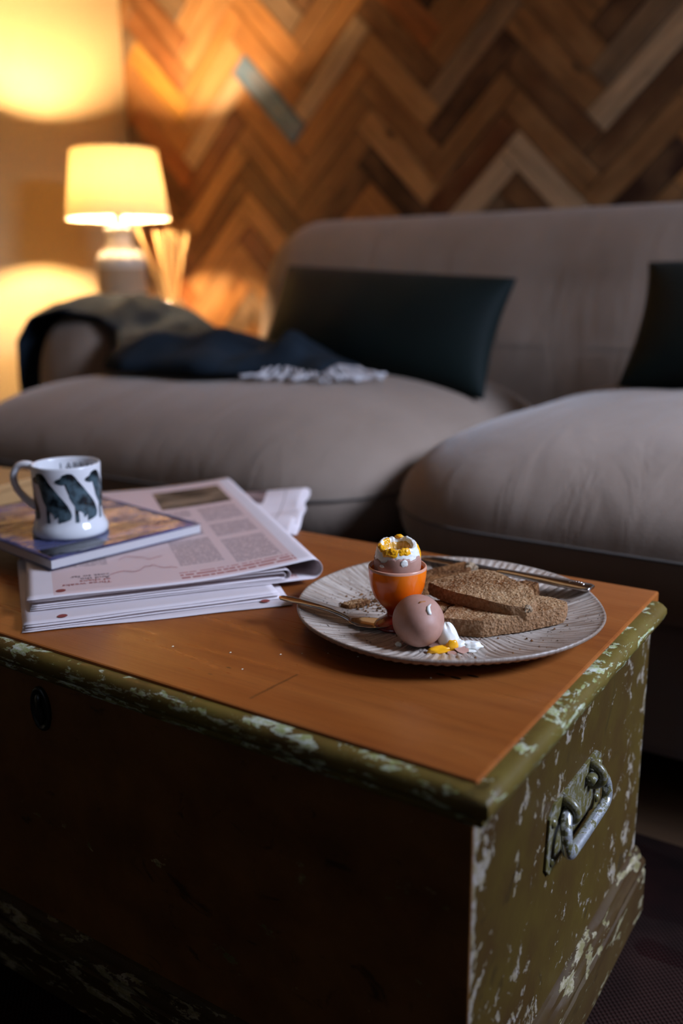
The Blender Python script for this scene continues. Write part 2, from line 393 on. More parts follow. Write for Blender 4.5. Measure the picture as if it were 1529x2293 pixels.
# ---------------------------------------------------------------- the room
WY, WX, CEIL, FRONT = 2.2, -2.234, 2.35, -1.7
def struct(name, mb, mat, parent=None, **kw):
    o = mb.obj(name, mat, parent, **kw)
    if parent is None: o['kind'] = 'structure'
    return o
struct('floor', MB().box(WX-0.1, WALL_R+0.1, FRONT-0.1, WY+0.1, -0.1, 0), floorm)
struct('ceiling', MB().box(WX-0.1, WALL_R+0.1, FRONT-0.1, WY+0.1, CEIL, CEIL+0.1), ceilm)
struct('wall_left', MB().box(WX-0.1, WX, FRONT, WY, 0, CEIL), cream)
fa, fb, fz0, fz1 = FILL_WIN
struct('wall_front', MB().box(WX-0.1, fa, FRONT-0.1, FRONT, 0, CEIL).box(fb, WALL_R+0.1, FRONT-0.1, FRONT, 0, CEIL).box(fa, fb, FRONT-0.1, FRONT, 0, fz0).box(fa, fb, FRONT-0.1, FRONT, fz1, CEIL), plaster)
w = thing('fill_window', None, None, ((fa+fb)/2, FRONT-0.05, fz0)); w['kind'] = 'structure'  # made-up window built around the added fill lamp
y0, y1, xm = FRONT-0.08, FRONT-0.02, (fa+fb)/2
MB().box(fa, fa+0.04, y0, y1, fz0, fz1).box(fb-0.04, fb, y0, y1, fz0, fz1).box(fa+0.04, fb-0.04, y0, y1, fz0, fz0+0.05).box(fa+0.04, fb-0.04, y0, y1, fz1-0.04, fz1).box(
    xm-0.025, xm+0.025, y0, y1, fz0+0.05, fz1-0.04).obj('window_frame', whitep, w)
for xa, xb in ((fa+0.04, xm-0.025), (xm+0.025, fb-0.04)): MB().box(xa, xb, FRONT-0.052, FRONT-0.048, fz0+0.05, fz1-0.04).obj('pane', glass, w)
wb = struct('wall_back', MB().box(WX-0.1, WALL_R+0.1, WY, WY+0.1, 0, CEIL), backing)
a, b, WZ0, WZ1 = WIN
struct('wall_right', MB().box(WALL_R, WALL_R+0.1, FRONT, a, 0, CEIL).box(WALL_R, WALL_R+0.1, b, WY, 0, CEIL).box(WALL_R, WALL_R+0.1, a, b, 0, WZ0).box(WALL_R, WALL_R+0.1, a, b, WZ1, CEIL), plaster)
w = thing('window_1', None, None, (WALL_R+0.05, (a+b)/2, WZ0)); w['kind'] = 'structure'
x0, x1 = WALL_R+0.02, WALL_R+0.08; ym = (a+b)/2
MB().box(x0, x1, a, a+0.04, WZ0, WZ1).box(x0, x1, b-0.04, b, WZ0, WZ1).box(x0, x1, a+0.04, b-0.04, WZ0, WZ0+0.05).box(x0, x1, a+0.04, b-0.04, WZ1-0.04, WZ1).box(
    x0, x1, ym-0.025, ym+0.025, WZ0+0.05, WZ1-0.04).obj('window_frame', whitep, w)
for ya, yb in ((a+0.04, ym-0.025), (ym+0.025, b-0.04)): MB().box(WALL_R+0.048, WALL_R+0.052, ya, yb, WZ0+0.05, WZ1-0.04).obj('pane', glass, w)
MB().box(WALL_R-0.05, WALL_R, a-0.03, b+0.03, WZ0-0.03, WZ0).obj('window_sill', whitep, w)

# reclaimed plank cladding laid in herringbone, each plank its own board
PL, PW, PT = 0.2928, 0.0645, 0.011
A0, B0 = -0.4760, 0.9009
S2 = math.sqrt(2)
TONE = dict(o2=(0.27, 0.10, 0.03), o=(0.40, 0.175, 0.05), l=(0.46, 0.235, 0.085), y=(0.56, 0.27, 0.045), p=(0.56, 0.38, 0.22),
            b=(0.10, 0.19, 0.30), g=(0.20, 0.13, 0.075), d=(0.13, 0.056, 0.02), r=(0.36, 0.125, 0.035), m=(0.27, 0.125, 0.042),
            dd=(0.045, 0.015, 0.007), dr=(0.14, 0.045, 0.014))
SEEN = dict(o2='B-3,-6 B-3,-5', l='A-2,-7 A-2,-6 A-2,-4 B-1,-3 B-1,-1 A-2,-1 A-2,1 B-2,1 B-2,3 A-2,2',
            o='A-2,-5 A-3,-4 B-3,-3 B-2,-4 B-2,-5 A-1,-5 A-1,-3 B-1,1 A-2,3', y='B-3,-4', p='A-2,-3 A-1,-4 A0,0 B0,0 A1,-3',
            b='B-2,-3', g='B-2,-6 A0,-4 A1,-4', d='B-1,-4 B0,1 B0,-2 A1,-2 B-3,-1 A-2,0 B-2,0 A-1,0', r='B-1,-5 B-3,-2',
            m='A0,-5 A0,-2 B-1,-2 B0,-3 B0,-1 B0,-4 A1,-1 A1,1 A-1,-1 B-2,-1', dd='A0,-3 B-1,0 A1,-5 A1,0', dr='A0,-1 A-2,-2 B-2,2 B-3,1')
KNOWN = {pid: t for t, ids in SEEN.items() for pid in ids.split()}
def plank_mesh(poly):
    """poly: convex outline (x along grain, z across); front face towards -y, chamfered"""
    n = len(poly); cx = sum(p[0] for p in poly)/n; cz = sum(p[1] for p in poly)/n; g = 0.0011; ch = 0.0016
    def inset(d):
        out = []
        for x, z in poly:
            dx, dz = x-cx, z-cz
            out.append((x-math.copysign(min(d, abs(dx)), dx), z-math.copysign(min(d, abs(dz)), dz)))
        return out
    V = [(x, 0.0, z) for x, z in inset(g)] + [(x, -PT+ch, z) for x, z in inset(g)] + [(x, -PT, z) for x, z in inset(g+ch)]
    Fc = [tuple(range(n))]
    for r in (0, 1):
        for i in range(n):
            j = (i+1) % n; Fc.append((r*n+i, (r+1)*n+i, (r+1)*n+j, r*n+j))
    Fc.append(tuple(reversed([2*n+i for i in range(n)])))
    me = bpy.data.meshes.new('plank'); me.from_pydata(V, [], Fc); me.update(); me.materials.append(wood.m); return me
def clip(poly, f):
    out = []
    for i in range(len(poly)):
        a, b = poly[i], poly[(i+1) % len(poly)]; fa, fb = f(a), f(b)
        if fa >= 0: out.append(a)
        if (fa >= 0) != (fb >= 0):
            t = fa/(fa-fb); out.append((a[0]+(b[0]-a[0])*t, a[1]+(b[1]-a[1])*t))
    return out
full = plank_mesh([(-PL/2, -PW/2), (PL/2, -PW/2), (PL/2, PW/2), (-PL/2, PW/2)])
prng = random.Random(11); CLX1, CLZ0 = 0.45, 0.42
for m in range(-6, 6):
    for k in range(-34, 30):
        a = A0+m*PL-k*PW; b = B0-m*PL-k*PW
        for typ in 'AB':
            p, q = (a-PL/2, b-PW/2) if typ == 'A' else (a+PW/2, b-PL/2)
            cx, cz = (p-q)/S2, (p+q)/S2+CAM_Z
            if not (WX-0.13 < cx < CLX1 and CLZ0 < cz < CEIL+0.13): continue
            pid = '%s%d,%d' % (typ, m, k)
            th = -PI/4 if typ == 'A' else PI/4           # rotation about +y
            ct, st = math.cos(th), math.sin(th)
            to_w = lambda pt: (cx+pt[0]*ct+pt[1]*st, cz-pt[0]*st+pt[1]*ct)
            rect = [(-PL/2, -PW/2), (PL/2, -PW/2), (PL/2, PW/2), (-PL/2, PW/2)]
            pts = [to_w(r) for r in rect]
            if all(x > WX for x, z in pts) and all(z < CEIL for x, z in pts): me = full
            else:
                poly = clip(clip(rect, lambda t: to_w(t)[0]-WX-0.001), lambda t: CEIL-0.001-to_w(t)[1])
                if len(poly) < 3: continue
                xs = [v[0] for v in poly]; zs = [v[1] for v in poly]
                if max(xs)-min(xs) < 0.012 or max(zs)-min(zs) < 0.012: continue
                me = plank_mesh(poly)
            o = bpy.data.objects.new('plank', me); COL.objects.link(o); o.parent = wb
            o.location = Vector((cx, WY-prng.uniform(0.0, 0.003), cz))-Vector(wb.location); o.rotation_euler = (0, th, 0)
            t = TONE[KNOWN.get(pid) or prng.choice('o l m m d r g o dr p m dd'.split())]; j = prng.uniform(0.9, 1.1)
            o.color = (t[0]*j, t[1]*j, t[2]*j, 1)

# ---------------------------------------------------------------- rug
rugm = Mat('worn_oriental_rug', 0.95, 0.05)
rv = rugm.coord(); rx = rugm.xyz(rv)
vor = rugm.voronoi(rugm.mapping(rv, (9, 9, 1)), 1.0, 'F1', 1)
rc = rugm.ramp(vor, [(0.25, (0.055, 0.012, 0.012, 1)), (0.45, (0.016, 0.024, 0.05, 1)), (0.62, (0.09, 0.045, 0.04, 1)), (0.8, (0.03, 0.022, 0.02, 1))], 'CONSTANT')
band = rugm.math('SINE', rugm.math('MULTIPLY', rugm.math('ADD', rx[1], rugm.math('MULTIPLY', rugm.noise(rv, 9, 2), 0.12)), 38.0))
rc = rugm.mix(rugm.ramp(band, [(0.55, 0.0), (0.7, 0.75)]), rc, (0.10, 0.055, 0.05, 1))
knot = rugm.math('MULTIPLY', rugm.math('SINE', rugm.math('MULTIPLY', rx[0], 1100.0)), rugm.math('SINE', rugm.math('MULTIPLY', rx[1], 1100.0)))
rc = rugm.mix(rugm.ramp(knot, [(0.35, 0.0), (0.8, 0.6)]), rc, (0.13, 0.10, 0.09, 1))
rc = rugm.mix(rugm.ramp(rugm.noise(rv, 7, 3), [(0.4, 0.0), (0.65, 0.8)]), rc, (0.014, 0.011, 0.011, 1))
rugm.base(rugm.mix(1.0, rc, (0.17, 0.14, 0.12, 1), 'MULTIPLY')); rugm.bump(knot, 0.5, 0.002)
RUG = 0.008
rug = MB().box(-1.9, 0.95, -0.6, 1.02, 0, RUG).obj('rug', rugm, bevel=0.003)
tag(rug, 'dark worn oriental rug in red and blue under the painted chest', 'rug')

# ---------------------------------------------------------------- painted chest
T = 0.365
CX0, CX1, CY0, CY1 = -1.235, -0.210, 0.467, 0.885
chest = thing('blanket_chest', 'old olive green painted wooden chest with worn pine top', 'chest', ((CX0+CX1)/2, (CY0+CY1)/2, RUG))
OV = 0.004
MB().box(CX0, CX1, CY0, CY1, T-0.020, T).obj('lid_board', topw, chest, bevel=0.002)
bx0, bx1, by0, by1 = CX0+OV, CX1-OV, CY0+OV, CY1-OV
tk = 0.022
MB().box(bx0, bx1, by0, by0+tk, RUG, T-0.021).obj('front_panel', front_paint, chest, bevel=0.0015)
MB().box(bx0, bx1, by1-tk, by1, RUG, T-0.021).obj('back_panel', front_paint, chest, bevel=0.0015)
for nm, x0, x1 in (('end_panel', bx0-0.0005, bx0+tk), ('end_panel', bx1-tk, bx1+0.0005)):
    # board edge subdivided so the arris can be uneven
    e = MB().box(x0, x1, by0+0.0006, by1-0.0006, RUG, T-0.021).obj(nm, end_paint, chest, bevel=0.0022)
MB().box(bx0+tk, bx1-tk, by0+tk, by1-tk, RUG+0.005, RUG+0.02).obj('bottom_board', front_paint, chest)

def moulding(name, prof, pts, mat, wob=0.0):
    """profile (outward, z) swept along an open plan path with mitres; outward is to the right of travel"""
    pts = [Vector((x, y)) for x, y in pts]; secs = []
    dirs = [(pts[i+1]-pts[i]).normalized() for i in range(len(pts)-1)]
    for i in range(len(pts)):
        d0 = dirs[max(i-1, 0)]; d1 = dirs[min(i, len(dirs)-1)]
        n0 = Vector((d0.y, -d0.x)); n1 = Vector((d1.y, -d1.x)); nn = (n0+n1); nn = nn/(nn.dot(n1))
        secs.append((pts[i], nn))
    out = []
    for i in range(len(secs)-1):
        (p0, q0), (p1, q1) = secs[i], secs[i+1]; N = max(2, int((p1-p0).length/0.012))
        for k in range(N if i < len(secs)-2 else N+1):
            t = k/N; p = p0.lerp(p1, t)
            nn = q0 if k == 0 else (q1 if t == 1 else Vector((dirs[i].y, -dirs[i].x)))
            ring = []
            for j, (o_, z) in enumerate(prof):
                w_ = wob*(ns((p.x*60+j*3.1, p.y*60, z*90))) if o_ > 0.004 and z > 0.03 else 0
                v = p+nn*(o_+w_); ring.append((v.x, v.y, z+w_*0.5))
            out.append(ring)
    return MB().sweep(out)
zt = T-0.0025
rimprof = [(0.0, zt), (0.006, zt+0.0003), (0.0105, zt-0.0015), (0.0138, zt-0.0055), (0.0145, zt-0.010), (0.0132, zt-0.0145), (0.0095, zt-0.0175),
           (0.0078, zt-0.0185), (0.0082, zt-0.0215), (0.0072, zt-0.0245), (0.0035, zt-0.027), (0.0, zt-0.028)]
path = [(CX0, CY1-0.025), (CX0, CY0), (CX1, CY0), (CX1, CY1-0.025)]
def shade_auto(o, ang=0.6):
    me = o.data; me.polygons.foreach_set('use_smooth', [True]*len(me.polygons))
    try: me.set_sharp_from_angle(angle=ang)
    except Exception: pass
    return o
shade_auto(moulding('lid_moulding', rimprof, path, rim_paint, 0.0016).obj('lid_moulding', rim_paint, chest), 0.9)
pz = 0.068
plprof = [(0.0, pz+0.014), (0.003, pz+0.013), (0.0065, pz+0.009), (0.0075, pz+0.004), (0.0105, pz+0.003), (0.0125, pz-0.001), (0.0125, pz-0.006),
          (0.0105, pz-0.009), (0.0135, pz-0.011), (0.0138, RUG), (0.0, RUG)]
shade_auto(moulding('plinth', plprof, [(bx0, by1), (bx0, by0), (bx1, by0), (bx1, by1)], plinth_paint, 0.0012).obj('plinth', plinth_paint, chest), 0.5)

# lifting handle on the end board
hx = bx1+0.0005
def place_plate(pts, x0, x1):
    n = len(pts); V = [(x0, y, z) for y, z in pts]+[(x1, y, z) for y, z in pts]
    return MB().add(V, [tuple(reversed(range(n))), tuple(range(n, 2*n))]+[(i, (i+1) % n, n+(i+1) % n, n+i) for i in range(n)])
HY, HZ = 0.668, 0.243
outl = [(-0.066, -0.024), (-0.058, -0.033), (-0.03, -0.024), (0.03, -0.024), (0.058, -0.033), (0.066, -0.024), (0.062, 0.018), (0.050, 0.026), (-0.050, 0.026), (-0.062, 0.018)]
bp = place_plate([(HY+y, HZ+z) for y, z in outl], hx-0.002, hx+0.0025).obj('handle_plate', iron, chest, bevel=0.0008)
for sy in (-1, 1):
    ey = HY+sy*0.033
    ring = [(hx+0.001+0.0125*math.sin(a), ey, HZ+0.012-0.0100*math.cos(a)) for a in [PI*i/12 for i in range(13)]]
    ey_o = MB().tube(ring, 0.0042, 10).obj('handle_staple', iron, chest, smooth=True)
for sy, sz in ((-1, -0.022), (1, -0.022), (-1, 0.012), (1, 0.012)):
    mbv = MB().lathe([(0, 0.0028), (0.003, 0.0022), (0.0045, 0.0), (0.0045, -0.001)], (0, 0, 0), 12)
    V = [(hx+0.0025+v.z, HY+sy*0.0545+v.x, HZ+sz+v.y) for v in mbv.V]
    MB().add(V, mbv.F).obj('rivet', iron, bp, smooth=True)
half = [(0.006, 0.020, 0.012), (0.0065, 0.034, 0.012), (0.009, 0.0435, 0.008), (0.0115, 0.0485, 0.000), (0.0130, 0.0495, -0.009), (0.0135, 0.0455, -0.0165), (0.0135, 0.030, -0.0185)]
bail_pts = [(hx+dx, HY-dy, HZ+dz) for dx, dy, dz in half]+[(hx+dx, HY+dy, HZ+dz) for dx, dy, dz in reversed(half)]
bl = catmull(bail_pts, 6)
tag(MB().tube(bl, [0.0046]*len(bl), 12).obj('bail', worn_iron, chest, smooth=True), 'worn bare metal swing handle')
# keyhole escutcheon on the front board
KY, KX, KZ = by0, -0.630, 0.302
es = MB(); N = 40
ringv = [[(KX+rx_*math.cos(2*PI*i/N), KY-h, KZ+rz_*math.sin(2*PI*i/N)) for i in range(N)] for rx_, rz_, h in
         ((0.0125, 0.021, -0.001), (0.0125, 0.021, 0.002), (0.0115, 0.0195, 0.0035), (0.010, 0.0175, 0.0032), (0.009, 0.016, 0.0018), (0.001, 0.002, 0.0018))]
esc = es.sweep(ringv).obj('escutcheon', black_iron, chest, smooth=True)
kc = MB()
kp = [(0.0005, 0.0155), (0.0035, 0.013), (0.0038, 0.0095), (0.0022, 0.006), (0.0045, 0.0), (0.0058, -0.006), (0.0045, -0.011), (0.0005, -0.0155)]
out2 = [(x, z) for x, z in kp]+[(-x, z) for x, z in reversed(kp)]
kc.sweep([[(KX+x*s_, KY-h, KZ+z*s_) for x, z in out2] for s_, h in ((1, 0.0018), (0.95, 0.004), (0.7, 0.0055))])
kc.obj('keyhole_cover', black_iron, esc, smooth=True)

# ---------------------------------------------------------------- sofa
def rrect(hx_, hy_, r, na=8, nx=22, ny=16):
    pts = []
    r = max(min(r, hx_-1e-4, hy_-1e-4), 1e-4)
    for (sx, sy, a0) in ((1, 1, 0), (-1, 1, PI/2), (-1, -1, PI), (1, -1, 1.5*PI)):
        for i in range(na+1):
            a = a0+PI/2*i/na; pts.append((sx*(hx_-r)+r*math.cos(a), sy*(hy_-r)+r*math.sin(a)))
        x0, y0 = pts[-1]
        if sx*sy > 0: nxt = (-sx*(hx_-r), sy*hy_); n_ = nx
        else: nxt = (sx*hx_, -sy*(hy_-r)); n_ = ny
        for i in range(1, n_): pts.append((x0+(nxt[0]-x0)*i/n_, y0+(nxt[1]-y0)*i/n_))
    return pts
def puff(hx_, hy_, r, hf, hb, D, place, rings=14, pw=2.0, q=2.0, dome=0.0, wob=None, Db=None):
    """upholstered pad: two bulging faces meeting in a seam; place(x,y,w)->world"""
    D2 = min(hx_, hy_)-0.002
    mb = MB()
    for h, sgn, D in ((hf, 1, D), (hb, -1, Db or D)):
        ds = [D*(1-math.cos(i/rings*PI/2)) for i in range(rings+1)]+[D+(D2-D)*i/6 for i in range(1, 7)]
        V = []; n = None
        for d in ds:
            o = rrect(hx_-d, hy_-d, max(r-d*0.6, 0.004)); n = len(o)
            w = h*(1-(1-min(d/D, 1))**pw)**(1/q)+sgn*0*d
            if d > D: w += dome*h*(1-((D2-d)/(D2-D))**2)
            for x, y in o:
                e = wob(x, y, d, sgn) if wob else 0
                V.append(place(x, y, sgn*(w+e)))
        Fc = []
        for i in range(len(ds)-1):
            for j in range(n):
                j2 = (j+1) % n; f = (i*n+j, i*n+j2, (i+1)*n+j2, (i+1)*n+j)
                Fc.append(f if sgn > 0 else tuple(reversed(f)))
        last = tuple((len(ds)-1)*n+j for j in range(n)); Fc.append(last if sgn > 0 else tuple(reversed(last)))
        mb.add(V, Fc)
    return mb
sofa = thing('sofa', 'taupe linen sofa with puffy seat cushions against wooden wall', 'sofa', (-0.62, 1.6, 0))
SB0 = 1.13
MB().box(-1.66, 0.58, SB0, 2.02, 0.05, 0.247).obj('base', base_m, sofa, bevel=0.02)
for x in (-1.58, 0.5):
    for y in (1.22, 1.95): MB().lathe([(0, 0.05), (0.028, 0.05), (0.02, 0.0), (0, 0.0)], (x, y, 0), 20).obj('leg', plain('dark_leg', (0.02, 0.012, 0.008, 1), 0.4), sofa)
seam_m = fabric('seam_cord', (0.07, 0.06, 0.05, 1), (0.09, 0.075, 0.065, 1))
def seat(cx, hx_, sd):
    def place(x, y, w):
        return Vector((cx+x, 1.485+y+0.0, 0.350+w))
    def wob(x, y, d, sgn):
        f = math.exp(-d/0.05)
        per = math.atan2(y, x)
        e = f*0.010*ns((x*17+sd, y*17, sgn*3.0))*(1-math.exp(-d/0.008))
        return e+0.008*ns((x*3.2+sd, y*3.2, 5.0))*min(d/0.1, 1)
    return puff(hx_, 0.45, 0.20, 0.135, 0.105, 0.30, place, pw=2.2, q=2.0, dome=0.06, wob=wob, rings=18, Db=0.11)
for cx, hx_, sd in ((-1.175, 0.505, 0.0), (-0.155, 0.52, 9.0)):
    sc_ = seat(cx, hx_, sd).obj('seat_cushion', sofa_m, sofa, smooth=True)
    o_ = rrect(hx_+0.001, 0.451, 0.20)
    MB().tube([(cx+x, 1.485+y, 0.350) for x, y in o_+o_[:1]], 0.0022, 6, False).obj('seam', seam_m, sc_, smooth=True)
def backplace(x, y, w):
    lean = 0.17*(y+0.30)/0.6
    return Vector((-0.45+x, 1.885+lean-w, 0.528+y))
def backwob(x, y, d, sgn):
    if sgn < 0: return 0
    cr = math.exp(-((x-(-0.225)+0.05*y)/0.035)**2)*0.018*min(d/0.08, 1)
    return -cr+0.012*ns((x*2.5, y*2.5, 1.0))*min(d/0.1, 1)
puff(1.075, 0.288, 0.14, 0.135, 0.085, 0.16, backplace, pw=2.2, dome=0.10, wob=backwob).obj('backrest', sofa_m, sofa, smooth=True)
def ellip(c, h, n1, n2, nu=40, nv=24, zmin=None):
    def sg(v, e): return math.copysign(abs(v)**e, v)
    def fn(u, v):
        a = 2*PI*u; b = -PI/2+PI*v
        return Vector((c[0]+h[0]*sg(math.cos(b), n1)*sg(math.cos(a), n2), c[1]+h[1]*sg(math.cos(b), n1)*sg(math.sin(a), n2), c[2]+h[2]*sg(math.sin(b), n1)))
    return MB().grid(fn, nu+1, nv+1)
ARM = ((-1.755, 1.635, 0.33), (0.125, 0.200, 0.270), 0.55, 0.7)
ellip(*ARM).obj('arm', sofa_m, sofa, smooth=True)
ellip((0.66, 1.66, 0.33), *ARM[1:]).obj('arm', sofa_m, sofa, smooth=True)

# ---------------------------------------------------------------- scatter cushions
def scatter(label, cx, hw, hh, yb, yt, zb, tilt_x=0.0, thick=0.07):
    hgt = math.hypot(yt-yb, hh*2)
    ex = Vector((1, 0, tilt_x)).normalized(); ez = Vector((0, yt-yb, hh*2)).normalized(); en = ex.cross(ez)
    c0 = Vector((cx, (yb+yt)/2, zb+hh))
    mb = MB()
    for sgn in (1, -1):
        def fn(u, v):
            u = math.sin((u-0.5)*PI); v = math.sin((v-0.5)*PI)
            x = u*hw*(1-0.055*(1-v*v)); y = v*hh*(1-0.075*(1-u*u))
            w = thick*(max((1-u*u)*(1-v*v), 0))**0.42*sgn
            w += 0.006*ns((x*9, y*9, sgn*2))*(1-u*u)*(1-v*v)
            return c0+ex*x+ez*y+en*w
        mb.grid(fn, 30, 22)
        if sgn < 0:
            n = 30*22; h = 29*21; mb.F[h:] = [tuple(reversed(f)) for f in mb.F[h:]]
    o = mb.obj('scatter_cushion', velvet, smooth=True)
    return tag(o, label, 'cushion', 'dark green velvet cushions on the sofa')
scatter('dark green velvet cushion on the sofa beside the fringed throw', -1.000, 0.277, 0.130, 1.575, 1.735, 0.442, -0.06)
scatter('dark green velvet cushion on the sofa away from the throw', -0.197, 0.275, 0.126, 1.562, 1.735, 0.456, -0.02)

# ---------------------------------------------------------------- side table, lamp, reed diffuser
LX, LY, TZ = -1.917, 1.826, 0.53
tablem = plain('side_table_wood', (0.22, 0.12, 0.055, 1), 0.45)
TCX, TCY = -1.957, 1.908
st = thing('side_table', 'small round wooden side table under the lamp', 'table', (TCX, TCY, 0))
MB().lathe([(0, TZ), (0.150, TZ), (0.155, TZ-0.006), (0.155, TZ-0.018), (0.148, TZ-0.024), (0, TZ-0.024)], (TCX, TCY, 0), 48).obj('table_top', tablem, st)
for i in range(3):
    a = PI/2+i*2*PI/3
    MB().tube([(TCX+0.09*math.cos(a), TCY+0.09*math.sin(a), TZ-0.024), (TCX+0.13*math.cos(a), TCY+0.13*math.sin(a), 0)], [0.016, 0.011], 12).obj('leg', tablem, st, smooth=True)

lamp = thing('table_lamp', 'lit table lamp with cream drum shade and white ceramic bottle base', 'lamp', (LX, LY, TZ))
glz = plain('lamp_white_glaze', (0.72, 0.68, 0.60, 1), 0.25)
stone = plain('lamp_unglazed_body', (0.46, 0.34, 0.23, 1), 0.8, 0.2, 0, (120, 0.5, 0.003))
b0 = TZ; zs = 0.726
MB().lathe([(0, b0), (0.058, b0), (0.0625, b0+0.006), (0.064, b0+0.03), (0.0655, zs-0.018)], (LX, LY, 0), 48).obj('lamp_body', stone, lamp, smooth=True)
tag(MB().lathe([(0.0658, zs-0.022), (0.0668, zs-0.006), (0.064, zs+0.006), (0.054, zs+0.020), (0.042, zs+0.030), (0.0355, zs+0.042), (0.033, zs+0.058), (0.0335, zs+0.067),
            (0.0372, zs+0.070), (0.039, zs+0.077), (0.0372, zs+0.085), (0.030, zs+0.088), (0, zs+0.088)], (LX, LY, 0), 48).obj('lamp_shoulder', glz, lamp, smooth=True), 'glossy white glazed neck')
brass = plain('lamp_socket', (0.65, 0.6, 0.5, 1), 0.3, 0.5, 0.4)
ztop = zs+0.088
BZ = 0.934
MB().lathe([(0, ztop), (0.012, ztop), (0.012, ztop+0.03), (0.0145, ztop+0.034), (0.0145, BZ-0.034), (0, BZ-0.034)], (LX, LY, 0), 24).obj('socket', brass, lamp)
bulb = bpy.data.materials.new('bulb_glow'); bulb.use_nodes = True
bn = bulb.node_tree.nodes; bn.remove(bn['Principled BSDF']); em = bn.new('ShaderNodeEmission')
em.inputs[0].default_value = (1.0, 0.66, 0.36, 1); em.inputs[1].default_value = LAMP_EMIT
bulb.node_tree.links.new(em.outputs[0], bn['Material Output'].inputs[0])
MB().lathe([(0, BZ+0.019), (0.009, BZ+0.0165), (0.0155, BZ+0.010), (0.018, BZ), (0.0155, BZ-0.010), (0.012, BZ-0.024), (0.011, BZ-0.036), (0, BZ-0.036)], (LX, LY, 0), 24).obj('bulb', bulb, lamp, smooth=True)
shade = bpy.data.materials.new('lampshade_linen'); shade.use_nodes = True
sn = shade.node_tree; sn.nodes.remove(sn.nodes['Principled BSDF'])
tr = sn.nodes.new('ShaderNodeBsdfTranslucent'); tr.inputs[0].default_value = (0.80, 0.57, 0.22, 1)
df = sn.nodes.new('ShaderNodeBsdfDiffuse'); df.inputs[0].default_value = (0.80, 0.70, 0.52, 1)
sm = sn.nodes.new('ShaderNodeMixShader'); sm.inputs[0].default_value = 0.966
sn.links.new(tr.outputs[0], sm.inputs[1]); sn.links.new(df.outputs[0], sm.inputs[2]); sn.links.new(sm.outputs[0], sn.nodes['Material Output'].inputs[0])
SZ0, SZ1, SR0, SR1 = 0.833, 1.005, 0.1363, 0.1122
shd = MB().lathe([(SR0, SZ0), (SR1, SZ1)], (LX, LY, 0), 72).obj('lamp_shade', shade, lamp, smooth=True)
trim = plain('shade_trim', (0.62, 0.5, 0.34, 1), 0.8)
for r, z in ((SR0, SZ0), (SR1, SZ1)):
    MB().tube([(LX+r*math.cos(2*PI*i/64), LY+r*math.sin(2*PI*i/64), z) for i in range(65)], 0.002, 6, False).obj('shade_ring', trim, shd, smooth=True)
for i in range(3):
    a = 0.5+i*2*PI/3
    MB().tube([(LX+0.016*math.cos(a), LY+0.016*math.sin(a), ztop+0.034), (LX+(SR0-0.002)*math.cos(a), LY+(SR0-0.002)*math.sin(a), SZ0+0.02)], 0.0012, 6).obj('shade_spoke', brass, shd)

DX, DY = -1.876, 1.972
dif = thing('reed_diffuser', 'reed diffuser with thin wooden sticks beside the lamp', 'diffuser', (DX, DY, TZ))
amber = plain('diffuser_glass', (0.55, 0.33, 0.13, 1), 0.08, 0.6); amber.b.inputs['Transmission Weight'].default_value = 0.5
MB().lathe([(0, TZ), (0.030, TZ), (0.033, TZ+0.004), (0.033, TZ+0.055), (0.026, TZ+0.068), (0.014, TZ+0.075), (0.014, TZ+0.092), (0.011, TZ+0.092), (0.011, TZ+0.07), (0, TZ+0.06)], (DX, DY, 0), 32).obj('bottle', amber, dif, smooth=True)
reedm = plain('reed_stick', (0.62, 0.40, 0.16, 1), 0.7)
rr = random.Random(3)
for i in range(10):
    a = rr.uniform(0, 2*PI); t = (i/9-0.5)*0.15+rr.uniform(-0.01, 0.01); dy = rr.uniform(-0.02, 0.02)
    bx_, by_ = DX-0.004+0.008*math.cos(a), DY+0.008*math.sin(a)
    MB().tube([(DX-t*0.08, DY-dy*0.2, TZ+0.012), (DX+t*0.834-0.006, DY+t*0.55+dy, TZ+0.278+rr.uniform(-0.008, 0.006))], 0.0021, 6).obj('reed', reedm, dif)

# ---------------------------------------------------------------- throw
def seat_top(x, y):
    """height of the upholstery under the throw"""
    z = 0.30
    for cx, hx_ in ((-1.175, 0.505), (-0.155, 0.52)):
        dx, dy = abs(x-cx), abs(y-1.485)
        d = min(hx_-dx, 0.45-dy)
        if d > 0: z = max(z, 0.352+0.135*(1-(1-min(d/0.30, 1))**2.2)**0.5*(1.03))
    c, h, n1, n2 = ARM
    ux, uy = abs(x-c[0])/h[0], abs(y-c[1])/h[1]
    rr_ = (ux**(2/n2)+uy**(2/n2))**(n2/2)
    if rr_ < 1: z = max(z, c[2]+h[2]*(1-rr_**(2/n1))**(n1/2))
    return z
# control grid: rows run across the sofa arm towards the seat, columns front to back (x, y, lift above support, or absolute z)
rows = [  # (x, y_front, y_back, absolute z or None, lift above the seat)
    (-1.905, 1.46, 1.72, 0.36, 0), (-1.905, 1.455, 1.73, 0.46, 0), (-1.893, 1.45, 1.735, 0.555, 0), (-1.84, 1.45, 1.745, 0.612, 0), (-1.755, 1.46, 1.80, 0.632, 0), (-1.665, 1.50, 1.83, 0.615, 0),
    (-1.60, 1.50, 1.82, 0.585, 0), (-1.53, 1.43, 1.79, 0.555, 0.0), (-1.45, 1.33, 1.76, None, 0.050), (-1.36, 1.28, 1.73, None, 0.050), (-1.27, 1.28, 1.70, None, 0.045), (-1.18, 1.30, 1.66, None, 0.042),
    (-1.10, 1.33, 1.60, None, 0.038), (-1.02, 1.36, 1.55, None, 0.026), (-0.945, 1.375, 1.50, None, 0.014)]
